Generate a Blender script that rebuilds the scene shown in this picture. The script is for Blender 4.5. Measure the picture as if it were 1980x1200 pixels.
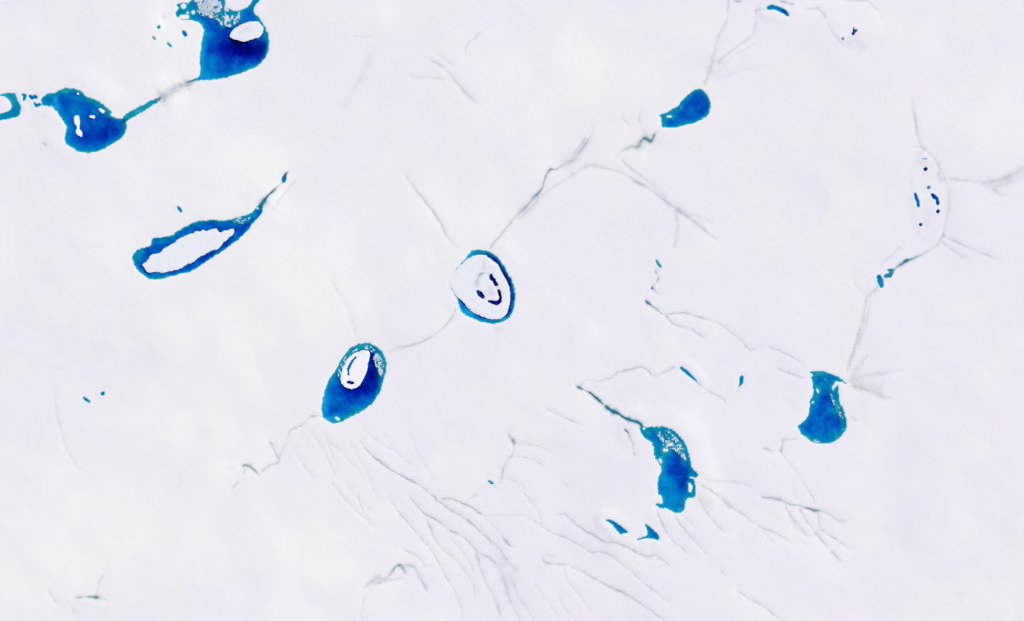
import bpy, math
import numpy as np
from mathutils import Vector

# ------------------------------------------------------------------ camera, sky, sun
for o in list(bpy.data.objects):
    bpy.data.objects.remove(o, do_unlink=True)
scene = bpy.context.scene
COL = scene.collection
W_M, H_M, ALT = 1980.0, 1200.0, 2750.0          # one metre of ice per photograph pixel

cam_d = bpy.data.cameras.new('camera')
cam_d.sensor_fit = 'HORIZONTAL'
cam_d.sensor_width = 36.0
cam_d.lens = 36.0 * ALT / W_M
cam_d.clip_start = 1.0
cam_d.clip_end = 120000.0
cam = bpy.data.objects.new('camera', cam_d)
cam.location = (0, 0, ALT)
COL.objects.link(cam)
scene.camera = cam

SUN_AZ, SUN_EL = math.radians(35), math.radians(43)
world = bpy.data.worlds.new('World')
scene.world = world
world.use_nodes = True
wn = world.node_tree.nodes
wl_ = world.node_tree.links
wn.clear()
sky = wn.new('ShaderNodeTexSky')
sky.sky_type = 'NISHITA'
sky.sun_disc = False
sky.sun_elevation = SUN_EL
sky.sun_rotation = math.pi / 2 - SUN_AZ
sky.altitude = 1500
sky.air_density = 1.0
sky.dust_density = 0.6
bg = wn.new('ShaderNodeBackground')
bg.inputs['Strength'].default_value = 0.085
wo = wn.new('ShaderNodeOutputWorld')
wl_.new(sky.outputs[0], bg.inputs[0])
wl_.new(bg.outputs[0], wo.inputs[0])

sun_d = bpy.data.lights.new('sun', 'SUN')
sun_d.energy = 3.6
sun_d.angle = math.radians(0.53)
sun_d.color = (1.0, 0.94, 0.855)
sun = bpy.data.objects.new('sun', sun_d)
sdir = Vector((math.cos(SUN_EL) * math.cos(SUN_AZ), math.cos(SUN_EL) * math.sin(SUN_AZ), math.sin(SUN_EL)))
sun.rotation_euler = sdir.to_track_quat('Z', 'Y').to_euler()
sun.location = (0, 0, 500)
COL.objects.link(sun)

vs = scene.view_settings
vs.view_transform = 'Standard'
vs.look = 'None'
vs.gamma = 1.0
vs.use_curve_mapping = False
vs.exposure = 0.135
scene.render.engine = 'CYCLES'
scene.cycles.transparent_max_bounces = 24
scene.cycles.max_bounces = 10
scene.cycles.diffuse_bounces = 4

# ------------------------------------------------------------------ small tools
rng = np.random.default_rng(7)
TAB = rng.uniform(-1, 1, (256, 256))


def vnoise(x, y, scale, seed=0):
    x = np.asarray(x, float) / scale + seed * 37.17
    y = np.asarray(y, float) / scale + seed * 91.71
    xi = np.floor(x).astype(np.int64)
    yi = np.floor(y).astype(np.int64)
    fx = x - xi
    fy = y - yi
    fx = fx * fx * fx * (fx * (fx * 6 - 15) + 10)
    fy = fy * fy * fy * (fy * (fy * 6 - 15) + 10)
    a = TAB[xi & 255, yi & 255]
    b = TAB[(xi + 1) & 255, yi & 255]
    c = TAB[xi & 255, (yi + 1) & 255]
    d = TAB[(xi + 1) & 255, (yi + 1) & 255]
    return (a * (1 - fx) + b * fx) * (1 - fy) + (c * (1 - fx) + d * fx) * fy


def fbm(x, y, scale, seed=0, oct=3):
    t, amp = 0, 1.0
    for k in range(oct):
        t = t + amp * vnoise(x, y, scale / 2 ** k, seed + 3 * k)
        amp *= 0.5
    return t


def sstep(a, b, v):
    t = np.clip((v - a) / (b - a), 0, 1)
    return t * t * (3 - 2 * t)


def P(px, py):
    """photograph pixel on the level ice -> metres"""
    return (px - 990.0, 600.0 - py)


def sd_poly(pts, X, Y):
    """signed distance, positive inside"""
    pts = [P(*p) for p in pts]
    d2 = np.full(X.shape, 1e18)
    ins = np.zeros(X.shape, bool)
    n = len(pts)
    for i in range(n):
        ax, ay = pts[i]
        bx, by = pts[(i + 1) % n]
        ex, ey = bx - ax, by - ay
        L2 = ex * ex + ey * ey + 1e-9
        t = np.clip(((X - ax) * ex + (Y - ay) * ey) / L2, 0, 1)
        d2 = np.minimum(d2, (X - ax - t * ex) ** 2 + (Y - ay - t * ey) ** 2)
        if ay != by:
            c = (ay > Y) != (by > Y)
            ins ^= c & (X < ex * (Y - ay) / (by - ay) + ax)
    d = np.sqrt(d2)
    return np.where(ins, d, -d)


def sd_stroke(pts, X, Y):
    """a stroke of round pen marks (px, py, radius)"""
    if len(pts) == 1:
        x, y = P(pts[0][0], pts[0][1])
        return pts[0][2] - np.hypot(X - x, Y - y)
    s = np.full(X.shape, -1e9)
    for (p, q) in zip(pts[:-1], pts[1:]):
        ax, ay = P(p[0], p[1])
        bx, by = P(q[0], q[1])
        ex, ey = bx - ax, by - ay
        t = np.clip(((X - ax) * ex + (Y - ay) * ey) / (ex * ex + ey * ey + 1e-9), 0, 1)
        s = np.maximum(s, p[2] + t * (q[2] - p[2]) - np.hypot(X - ax - t * ex, Y - ay - t * ey))
    return s


def smooth_poly(pts, rounds=1):
    for _ in range(rounds):
        out = []
        for i in range(len(pts)):
            a, b = pts[i], pts[(i + 1) % len(pts)]
            out += [(0.78 * a[0] + 0.22 * b[0], 0.78 * a[1] + 0.22 * b[1]),
                    (0.22 * a[0] + 0.78 * b[0], 0.22 * a[1] + 0.78 * b[1])]
        pts = out
    return pts


def contour_mesh(f, x0, y0, st):
    """triangles covering f > 0 on a regular grid, with interpolated edges; returns verts, tris, border edges"""
    nx, ny = f.shape
    verts, vid, tris = [], {}, []

    def gv(i, j):
        k = (i, j)
        if k not in vid:
            vid[k] = len(verts)
            verts.append((x0 + i * st, y0 + j * st))
        return vid[k]

    def ev(a, b):
        if a > b:
            a, b = b, a
        k = (a, b)
        if k not in vid:
            fa, fb = f[a], f[b]
            t = min(max(fa / (fa - fb), 0.04), 0.96)
            vid[k] = len(verts)
            verts.append((x0 + (a[0] + t * (b[0] - a[0])) * st, y0 + (a[1] + t * (b[1] - a[1])) * st))
        return vid[k]
    pos = f > 0
    cnt = pos[:-1, :-1].astype(int) + pos[1:, :-1] + pos[:-1, 1:] + pos[1:, 1:]
    for i, j in zip(*np.nonzero(cnt)):
        i, j = int(i), int(j)
        for tri in (((i, j), (i + 1, j), (i + 1, j + 1)), ((i, j), (i + 1, j + 1), (i, j + 1))):
            poly = []
            for k in range(3):
                a, b = tri[k], tri[(k + 1) % 3]
                if pos[a]:
                    poly.append(gv(*a))
                if pos[a] != pos[b]:
                    poly.append(ev(a, b))
            for k in range(1, len(poly) - 1):
                tris.append((poly[0], poly[k], poly[k + 1]))
    edges = {}
    for t in tris:
        for k in range(3):
            edges[(t[k], t[(k + 1) % 3])] = True
    border = [e for e in edges if (e[1], e[0]) not in edges]
    return np.array(verts, float).reshape(-1, 2), tris, border


def slab(name, f, x0, y0, st, top, bot, mat, parent=None, smooth=False):
    """closed solid over f > 0; top and bot are numbers or functions of (x, y)"""
    v, tris, border = contour_mesh(f, x0, y0, st)
    n = len(v)
    if n == 0:
        return None
    zt = top(v[:, 0], v[:, 1]) if callable(top) else np.full(n, float(top))
    zb = np.full(n, float(bot))
    co = np.vstack([np.c_[v, zt], np.c_[v, zb]])
    org = np.array([v[:, 0].mean(), v[:, 1].mean(), zb.mean()])
    faces = list(tris) + [(c + n, b + n, a + n) for a, b, c in tris] + [(b, a, a + n, b + n) for a, b in border]
    me = bpy.data.meshes.new(name)
    me.from_pydata((co - org).tolist(), [], faces)
    me.update()
    if smooth:
        me.polygons.foreach_set('use_smooth', [i < len(tris) for i in range(len(faces))])
    me.materials.append(mat)
    o = bpy.data.objects.new(name, me)
    o.location = org
    COL.objects.link(o)
    if parent:
        o.parent = parent
        o.location = Vector(org) - parent.location
    return o


def tag(o, label=None, cat=None, group=None, kind=None):
    if label:
        o['label'] = label
    if cat:
        o['category'] = cat
    if group:
        o['group'] = group
    if kind:
        o['kind'] = kind
    return o


# ------------------------------------------------------------------ materials
def new_mat(name):
    m = bpy.data.materials.new(name)
    m.use_nodes = True
    m.node_tree.nodes.clear()
    return m, m.node_tree.nodes, m.node_tree.links


def mixrgb(n, l, fac, a, b):
    x = n.new('ShaderNodeMix')
    x.data_type = 'RGBA'
    for sock, val in ((x.inputs[0], fac), (x.inputs[6], a), (x.inputs[7], b)):
        if hasattr(val, 'links'):
            l.new(val, sock)
        elif isinstance(val, (int, float)):
            sock.default_value = val
        else:
            sock.default_value = (*val, 1)
    return x.outputs[2]


def math_n(n, l, op, a, b=None, clamp=False):
    x = n.new('ShaderNodeMath')
    x.operation = op
    x.use_clamp = clamp
    for sock, val in ((x.inputs[0], a), (x.inputs[1], b)):
        if val is None:
            continue
        if hasattr(val, 'links'):
            l.new(val, sock)
        else:
            sock.default_value = val
    return x.outputs[0]


def attr(n, name):
    a = n.new('ShaderNodeAttribute')
    a.attribute_name = name
    return a


def noise(n, l, scale, detail=4, rough=0.55, vec=None):
    t = n.new('ShaderNodeTexNoise')
    t.inputs['Scale'].default_value = scale
    t.inputs['Detail'].default_value = detail
    t.inputs['Roughness'].default_value = rough
    if vec is None:
        g = n.new('ShaderNodeNewGeometry')
        vec = g.outputs['Position']
    l.new(vec, t.inputs['Vector'])
    return t.outputs['Fac']


WARM = (0.878, 0.872, 0.828)
LILAC = (0.842, 0.812, 0.858)


def mat_snow():
    m, n, l = new_mat('snow_and_ice')
    out = n.new('ShaderNodeOutputMaterial')
    b = n.new('ShaderNodeBsdfPrincipled')
    l.new(b.outputs[0], out.inputs[0])
    firn = attr(n, 'firn').outputs['Fac']
    n1 = noise(n, l, 0.012, 6, 0.6)
    f = math_n(n, l, 'ADD', firn, math_n(n, l, 'MULTIPLY', math_n(n, l, 'SUBTRACT', n1, 0.5), 2.0), True)
    col = mixrgb(n, l, f, WARM, LILAC)
    # wind crust: slightly greyer streaks
    g = n.new('ShaderNodeNewGeometry')
    mp = n.new('ShaderNodeMapping')
    rot = n.new('ShaderNodeMapping')
    rot.inputs['Rotation'].default_value = (0, 0, math.radians(44))
    mp.inputs['Scale'].default_value = (0.009, 0.06, 0.03)
    # the flow bends from place to place
    wv = n.new('ShaderNodeTexNoise')
    wv.inputs['Scale'].default_value = 0.0045
    wv.inputs['Detail'].default_value = 2
    l.new(g.outputs['Position'], wv.inputs['Vector'])
    wm = n.new('ShaderNodeVectorMath')
    wm.operation = 'MULTIPLY_ADD'
    l.new(wv.outputs['Color'], wm.inputs[0])
    wm.inputs[1].default_value = (220, 220, 0)
    l.new(g.outputs['Position'], wm.inputs[2])
    l.new(wm.outputs[0], rot.inputs['Vector'])
    l.new(rot.outputs[0], mp.inputs['Vector'])
    st = noise(n, l, 1.0, 6, 0.62, mp.outputs[0])
    stf = math_n(n, l, 'MULTIPLY', math_n(n, l, 'SUBTRACT', st, 0.52, True), 0.75, True)
    col = mixrgb(n, l, math_n(n, l, 'MULTIPLY', stf, math_n(n, l, 'ADD', math_n(n, l, 'MULTIPLY', f, 0.8), 0.2)), col, (0.66, 0.69, 0.75))
    mot = noise(n, l, 0.02, 6, 0.6)
    col = mixrgb(n, l, math_n(n, l, 'MULTIPLY', math_n(n, l, 'SUBTRACT', mot, 0.5, True), 0.5, True), col, (0.74, 0.755, 0.775))
    # the floor of the lakes and pools: blue ice, greener slush on the shelves
    bed = attr(n, 'bed').outputs['Fac']
    shelf = attr(n, 'shelf').outputs['Fac']
    n2 = noise(n, l, 0.09, 5, 0.6)
    bedc = mixrgb(n, l, shelf, (0.30, 0.68, 0.90), (0.28, 0.60, 0.60))
    bedc = mixrgb(n, l, math_n(n, l, 'MULTIPLY', n2, 0.35), bedc, (0.18, 0.44, 0.52))
    col = mixrgb(n, l, bed, col, bedc)
    l.new(col, b.inputs['Base Color'])
    b.inputs['Roughness'].default_value = 0.75
    b.inputs['Specular IOR Level'].default_value = 0.15
    bn = n.new('ShaderNodeBump')
    bn.inputs['Strength'].default_value = 0.10
    bn.inputs['Distance'].default_value = 1.0
    h = math_n(n, l, 'ADD', noise(n, l, 0.16, 5, 0.6), math_n(n, l, 'MULTIPLY', st, 1.2))
    l.new(h, bn.inputs['Height'])
    l.new(bn.outputs[0], b.inputs['Normal'])
    return m


def mat_lid(name, c1, c2, bump=0.15):
    m, n, l = new_mat(name)
    out = n.new('ShaderNodeOutputMaterial')
    b = n.new('ShaderNodeBsdfPrincipled')
    l.new(b.outputs[0], out.inputs[0])
    nf = noise(n, l, 0.11, 6, 0.65)
    ramp = n.new('ShaderNodeValToRGB')
    ramp.color_ramp.elements[0].position = 0.38
    ramp.color_ramp.elements[1].position = 0.64
    l.new(nf, ramp.inputs[0])
    l.new(mixrgb(n, l, ramp.outputs[0], c1, c2), b.inputs['Base Color'])
    b.inputs['Roughness'].default_value = 0.7
    b.inputs['Specular IOR Level'].default_value = 0.2
    bn = n.new('ShaderNodeBump')
    bn.inputs['Strength'].default_value = bump
    bn.inputs['Distance'].default_value = 0.6
    l.new(noise(n, l, 0.35, 5), bn.inputs['Height'])
    l.new(bn.outputs[0], b.inputs['Normal'])
    return m


def mat_water():
    m, n, l = new_mat('meltwater')
    out = n.new('ShaderNodeOutputMaterial')
    tr = n.new('ShaderNodeBsdfTransparent')
    gl = n.new('ShaderNodeBsdfGlossy')
    gl.inputs['Roughness'].default_value = 0.12
    fr = n.new('ShaderNodeFresnel')
    fr.inputs['IOR'].default_value = 1.33
    mx = n.new('ShaderNodeMixShader')
    l.new(fr.outputs[0], mx.inputs[0])
    l.new(tr.outputs[0], mx.inputs[1])
    l.new(gl.outputs[0], mx.inputs[2])
    l.new(mx.outputs[0], out.inputs['Surface'])
    va = n.new('ShaderNodeVolumeAbsorption')
    va.inputs['Color'].default_value = (0.0, 0.885, 0.979, 1)
    va.inputs['Density'].default_value = 2.4
    l.new(va.outputs[0], out.inputs['Volume'])
    return m


def mat_slush():
    """thin wet slush lying in a runnel: colour and cover vary along it"""
    m, n, l = new_mat('runnel_slush')
    out = n.new('ShaderNodeOutputMaterial')
    b = n.new('ShaderNodeBsdfPrincipled')
    l.new(b.outputs[0], out.inputs[0])
    tint = attr(n, 'tint').outputs['Fac']
    cover = attr(n, 'cover').outputs['Fac']
    c = mixrgb(n, l, math_n(n, l, 'POWER', tint, 0.6), (0.42, 0.49, 0.545), (0.0, 0.20, 0.28))
    l.new(c, b.inputs['Base Color'])
    nf = noise(n, l, 0.30, 5, 0.65)
    k = math_n(n, l, 'ADD', math_n(n, l, 'MULTIPLY', nf, 2.4), -0.35, True)
    k = math_n(n, l, 'MAXIMUM', k, 0.45)
    k = math_n(n, l, 'MAXIMUM', k, math_n(n, l, 'MULTIPLY', tint, 1.1))
    l.new(math_n(n, l, 'MULTIPLY', cover, k, True), b.inputs['Alpha'])
    b.inputs['Roughness'].default_value = 0.45
    b.inputs['Specular IOR Level'].default_value = 0.2
    return m


M_SNOW = mat_snow()
M_LID = mat_lid('lid_snow', (0.84, 0.84, 0.87), (0.80, 0.81, 0.85))
M_FLOE = mat_lid('floe_snow', (0.90, 0.90, 0.90), (0.87, 0.88, 0.90))
M_CRUST = mat_lid('frozen_crust', (0.34, 0.50, 0.60), (0.72, 0.75, 0.82))
M_WATER = mat_water()
M_SLUSH = mat_slush()

# ------------------------------------------------------------------ what stands on the ice
# water: poly (or stroke), holes, mid depth and its slope width, shelf, deep spots (px, py, rx, ry, metres),
# shoals (px, py, rx, ry, depth), mottled regions (polygon, grain, strength)
LAKES = [  # entries of category lake are meltwater lakes, larger than the pools
    dict(key='A', clean=[(393, 142, 22, 22), (390, 105, 12, 30), (402, 66, 8, 8)], name='meltwater_lake', cat='lake',
         label='largest deep blue lake at the top edge, with a mottled crust along its upper side',
         poly=[(384, 148), (387, 136), (385, 113), (387, 95), (390.5, 76), (394, 60), (388, 47.7), (382.6, 41.5), (372, 39.8),
               (350.8, 39), (342, 32.7), (337.5, 24), (344.6, 17.7), (341, 7), (356, 6), (365, 7), (372, -2), (376, -14), (440, -16),
               (433, 2), (437, 14), (450, 21), (467, 19.5), (483, 10.6), (488, -2), (492, -14), (506, -14), (503, 0), (497, 5), (491, 16),
               (490, 23), (501, 33.6), (506, 42), (513.4, 53), (518, 67), (521, 85), (519, 101), (510, 117), (494, 131), (471, 139.6),
               (448, 147.6), (428, 153), (405, 155), (393, 155.5), (382, 156), (366, 159), (364, 157.5), (375, 153.5)],
         holes=[[(354, 12, 5)], [(350, 33, 4), (361, 33, 4)], [(373, 24, 3.4)], [(362, 25, 2)]],
         mid=1.3, slope=15, shelf=0.9, deep=[(460, 92, 34, 23, 6.5), (484, 98, 26, 20, 3.2), (440, 62, 20, 14, 1.0)],
         shoals=[(395, 146, 17, 13, 0.75), (391, 110, 5, 30, 0.8), (402, 66, 7, 8, 1.0), (428, 45, 6, 12, 0.7), (437, 36, 9, 12, 0.5)],
         mottle=[]),
    dict(key='B', clean=[(108, 200, 10, 14), (128, 265, 10, 20)], name='meltwater_lake', cat='lake',
         label='boot-shaped blue lake at upper left holding a white bone-shaped floe',
         poly=[(246, 240), (244, 255), (231.6, 271), (214, 281.4), (196, 292), (173, 297), (153.8, 295.6), (139.6, 286.7), (126.4, 278),
               (124.6, 262), (130, 247.8), (126.4, 240.8), (116.7, 228.4), (107.8, 212.5), (100.8, 207), (88.4, 207), (79.5, 201),
               (79.5, 191), (88.4, 182.4), (104.3, 180.7), (115, 174.5), (127.3, 170), (143, 171.8), (157.3, 175.4), (166, 187.7),
               (183.8, 193), (198, 200), (210.4, 213.4), (217, 216), (222, 226), (228, 229.5), (236, 229), (244, 226)],
         holes=[[(218, 222, 3.4), (226, 227, 2)]],
         mid=1.15, slope=15, shelf=0.95, deep=[(212, 250, 26, 18, 2.8), (200, 231, 15, 8, 1.2), (172, 262, 30, 26, 0.8)],
         shoals=[(106, 194, 6, 9, 0.55), (112, 207, 5, 6, 0.6), (190, 203, 8, 6, 0.8), (127, 178, 9, 4, 0.35), (128, 272, 7, 16, 0.9), (178, 196, 10, 5, 0.8),
                 (96, 182, 8, 4, 0.9), (152, 191, 22, 7, 1.2)],
         mottle=[]),
    dict(key='C', name='meltwater_lake', cat='lake', label='teal hook of open water cut off by the left edge',
         poly=[(6, 182), (17, 179.5), (29, 181.5), (34, 193), (41.5, 208), (38, 224), (25, 229), (0, 233.7), (-25, 229), (-40, 212),
               (-34, 190), (-14, 182), (-6, 184.5)],
         holes=['poly', [(8, 186), (18, 195), (23, 206), (19, 214), (9, 217.8), (-4, 221), (-22, 217), (-30, 208), (-24, 194), (-8, 187)]],
         mid=0.1, slope=8, shelf=0.95, deep=[], shoals=[], mottle=[]),
    dict(key='E', name='meltwater_lake', cat='lake',
         label='long slanting lake whose white ice lid leaves only a blue ring',
         poly=[(510, 399), (507, 415), (490.6, 431), (478.5, 447.4), (462, 463.5), (436, 483.7), (411.8, 497.9), (371.4, 526), (343, 532),
               (310.8, 540.3), (292.6, 542.3), (276.5, 532), (260.3, 516), (254, 496), (268.4, 481.7), (292.6, 475.7), (294.6, 460.5),
               (312, 460), (329, 457.5), (343, 447.4), (361.3, 437.3), (381.5, 427), (411.8, 426), (442, 427), (456, 421), (468.4, 419), (482.5, 416),
               (494.6, 405), (496, 399), (504, 394)],
         holes=[[(498, 403.5, 2.0)]],
         mid=1.7, slope=7, shelf=0.95, deep=[(445, 470, 30, 14, 1.2), (400, 497, 30, 10, 1.2), (462, 450, 14, 14, 0.6)],
         shoals=[(266, 496, 10, 12, 0.8), (275, 488, 5, 4, 0.45), (310, 468, 14, 6, 1.1), (474, 425, 9, 5, 0.8), (500, 402, 7, 6, 0.9), (296, 535, 14, 6, 1.2),
                 (456, 428, 7, 4, 0.7), (470, 431, 3, 2.5, 0.3), (490, 416, 6, 8, 0.95)],
         mottle=[]),
    dict(key='F', clean=[(905, 603, 26, 18), (908, 496, 20, 14)], name='meltwater_lake', cat='lake',
         label='round lake near the centre, a thin blue ring around a white lid with navy marks',
         poly=[(913, 484), (930, 483.6), (943, 484.7), (958, 494.5), (968.5, 505), (979, 524.5), (989.5, 541), (994.7, 556), (997.3, 574),
               (994, 598), (988, 610), (979, 619), (955, 625.7), (934, 622), (913, 614.5), (898, 607), (889, 598), (884.5, 582),
               (877, 567.5), (869.5, 554), (867, 544), (877, 527), (887.5, 514), (898, 502), (907, 490)],
         holes=[], mid=3.4, slope=9, shelf=0.8,
         deep=[(955, 565, 22, 30, 3.5), (974, 540, 14, 34, 1.0)],
         shoals=[(908, 496, 22, 14, 0.7), (905, 603, 24, 16, 0.7), (878, 545, 12, 40, 0.12), (932, 488, 14, 5, 0.8), (945, 618, 22, 6, 0.9),
                 (973, 616, 8, 5, 0.5)], mottle=[]),
    dict(key='G', clean=[(630, 785, 18, 40)], name='meltwater_lake', cat='lake',
         label='egg-shaped deep blue lake with a white floe in its upper half',
         poly=[(691, 663.7), (706, 661.5), (720, 663.7), (735.7, 675), (745, 689), (748, 706.5), (744.6, 721), (740, 741), (732.5, 762),
               (716.7, 782.5), (699, 795), (678.7, 804.7), (664, 813), (653, 817), (642, 818), (629.6, 811), (621.7, 801.5), (621.7, 774.6), (628, 751),
               (637.5, 728.7), (653, 709), (658, 694), (669, 679.6), (679, 669)],
         holes=[[(650, 807, 2.5), (654, 810, 2.5)]],
         mid=1.4, slope=14, shelf=0.9, deep=[(683, 752, 28, 22, 4.2), (716, 722, 11, 34, 4.2), (700, 740, 20, 20, 1.4), (714, 690, 7, 18, 2.5)],
         shoals=[(626, 785, 9, 30, 0.7), (640, 810, 14, 7, 0.5), (690, 668, 18, 5, 0.8), (665, 690, 9, 22, 0.65), (655, 720, 5, 10, 0.5),
                 (735, 704, 6, 26, 0.5), (704, 668, 20, 5, 0.6)], mottle=[]),
    dict(key='H', name='meltwater_lake', cat='lake',
         label='small comma-shaped blue lake in the upper right half, tail pointing left',
         poly=[(1336, 178), (1345, 171), (1360, 174), (1369, 186), (1374.5, 200.7), (1373, 214), (1366.7, 226), (1353, 235), (1333, 240.7),
               (1313, 247), (1280, 248), (1279, 232.7), (1274, 221), (1288, 219), (1300, 210), (1310.7, 206), (1317, 195), (1326.7, 186)],
         holes=[[(1291, 226, 1.8), (1297, 226, 1.8)]], mid=1.1, slope=12, shelf=0.95,
         deep=[(1358, 207, 17, 20, 1.1)], shoals=[(1295, 226, 12, 3, 0.5), (1285, 237, 6, 14, 0.8), (1316, 210, 4, 5, 0.5), (1306, 213, 10, 4, 0.8)], mottle=[]),
    dict(key='I', name='meltwater_lake', cat='lake',
         label='bell-shaped blue lake at lower right with a dark barb at its upper right corner',
         poly=[(1563, 717.5), (1583, 716), (1594, 717), (1606.7, 721), (1621.7, 728), (1643, 743), (1629, 738.5), (1619, 735.5), (1613, 741), (1609, 748),
               (1611, 754), (1617, 744), (1622, 741), (1621, 752), (1621.7, 766.7), (1625, 778), (1633, 795), (1637.5, 811.7), (1637, 830),
               (1626.7, 843), (1611.7, 855), (1595, 857.5), (1573, 855), (1560, 846.7), (1550, 840), (1543, 826.7), (1540, 821.7),
               (1551.7, 816.7), (1561.7, 805), (1565, 795), (1565, 773), (1573, 763), (1571, 746.7), (1570, 731.7), (1564, 728), (1574, 724)],
         holes=[[(1580, 752, 1.6), (1582, 757, 1.8)], [(1571.5, 777, 2)]], mid=1.2, slope=15, shelf=0.9,
         deep=[(1602, 818, 26, 26, 0.9), (1595, 765, 12, 20, 0.7)],
         shoals=[(1576, 767, 8, 7, 0.6), (1608, 768, 3, 6, 0.3), (1618, 788, 3.2, 12, 0.35), (1595, 733, 3, 3, 0.3), (1630, 830, 3, 3, 0.3),
                 (1577, 850, 6, 4, 0.2), (1562, 843, 5, 4, 0.4), (1628, 800, 6, 24, 0.8), (1584, 721, 14, 4, 0.6), (1588, 741, 3, 4, 0.8)], mottle=[]),
    dict(key='J', clean=[(1285, 930, 14, 22), (1298, 965, 22, 22)], name='meltwater_lake', cat='lake',
         label='ragged upright blue lake at lower centre with pale mottling at its head',
         poly=[(1236, 822), (1240, 819), (1250, 825), (1266.6, 824), (1285, 822), (1303.6, 831), (1319, 847), (1330, 866), (1333, 884), (1337.5, 903),
               (1351, 917), (1348, 922.5), (1336, 919.5), (1332, 923), (1342, 925), (1345, 946), (1345, 961.5), (1326, 962), (1323.6, 983),
               (1316, 992), (1297, 987.7), (1285, 980), (1276, 983), (1266.6, 974), (1272, 972), (1280, 975), (1280, 958), (1271, 952),
               (1271, 927.5), (1279, 906), (1272.7, 892), (1265, 883), (1262, 856.6), (1248, 847), (1239, 838)],
         holes=[[(1333, 935, 2.5), (1335, 940, 3.8), (1334, 947, 3.2)], [(1276, 888, 2.6), (1278, 892, 2)], [(1245, 827, 2.2)], [(1285, 869, 3), (1289, 869, 2.6)], [(1293, 859, 2.6), (1299, 857, 2)]],
         mid=1.0, slope=13, shelf=0.95, deep=[(1309, 903, 18, 22, 1.4), (1322, 930, 9, 20, 1.0)],
         shoals=[(1283, 927, 8, 16, 0.75), (1296, 965, 16, 16, 1.2), (1322, 880, 8, 22, 0.8), (1252, 835, 9, 9, 0.8), (1312, 985, 4, 6, 0.5)],
         mottle=[([(1262, 832), (1290, 828), (1310, 842), (1326, 868), (1318, 882), (1302, 872), (1282, 872), (1272, 850)], 6.5, 1.0)]),
    # ---- the teal stream out of lake B, and pools
    dict(key='S', name='meltwater_stream', cat='stream', label='straight teal stream running into the boot-shaped lake from upper right',
         stroke=[(310, 190.5, 2.2), (298, 198, 5), (274, 211, 6), (254, 222, 6.5), (244, 230, 6.5)], holes=[], mid=0.0, slope=5, shelf=0.85, deep=[],
         shoals=[(292, 202, 4, 3, 0.5)], mottle=[], level='B'),
    dict(key='K1', name='meltwater_pool', cat='pool', label='left of the two blue dart-shaped pools at bottom centre',
         poly=[(1167, 1002.5), (1180, 1002.5), (1190, 1008), (1200, 1015), (1217, 1029), (1204, 1030), (1201, 1034), (1189.5, 1021.6), (1183, 1012)],
         holes=[], mid=0.7, slope=5, shelf=1.1, deep=[], shoals=[], mottle=[]),
    dict(key='K2', name='meltwater_pool', cat='pool', label='right of the two blue dart-shaped pools at bottom centre, with a thin tail',
         poly=[(1245, 1009.5), (1252, 1013), (1263.5, 1023), (1274.5, 1034), (1274, 1044), (1265, 1041), (1249, 1039), (1232, 1044), (1231, 1040), (1251, 1034.5), (1251, 1023)],
         holes=[], mid=0.7, slope=5, shelf=1.1, deep=[], shoals=[], mottle=[]),
    dict(key='L', name='meltwater_pool', cat='pool', label='narrow slanting blue sliver of a pool, lower right of centre',
         stroke=[(1317, 710, 3.2), (1326, 717, 3.8), (1338, 728, 2.6), (1347, 736, 1.2)], holes=[], mid=0.2, slope=4, shelf=1.2, deep=[], shoals=[], mottle=[]),
    dict(key='M', name='meltwater_pool', cat='pool', label='tiny upright blue oblong pool left of the bell-shaped lake',
         stroke=[(1434, 729, 4.2), (1433, 739, 4.0), (1430, 746, 1.4)], holes=[], mid=0.3, slope=4, shelf=1.2, deep=[], shoals=[], mottle=[]),
    dict(key='N', name='meltwater_pool', cat='pool', label='small curved teal pool at the top edge, dark at its right end',
         poly=[(1481, 15), (1489.5, 8.5), (1501.6, 12), (1518, 18.5), (1527.5, 30), (1523, 34), (1514, 27), (1496, 18.5), (1484, 21)],
         holes=[], mid=0.4, slope=4, shelf=1.0, deep=[(1517, 24, 9, 5, 4.5)], shoals=[], mottle=[]),
]


def pool(key, label, pts, depth, group=None):
    return dict(key=key, name='meltwater_pool', cat='pool', label=label, stroke=[(a, b, c + (-0.2 if group == LID else 0.2)) for a, b, c in pts], holes=[], mid=0.0, slope=3, shelf=depth * 1.35,
                deep=[], shoals=[], mottle=[], group=group, small=True)


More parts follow.
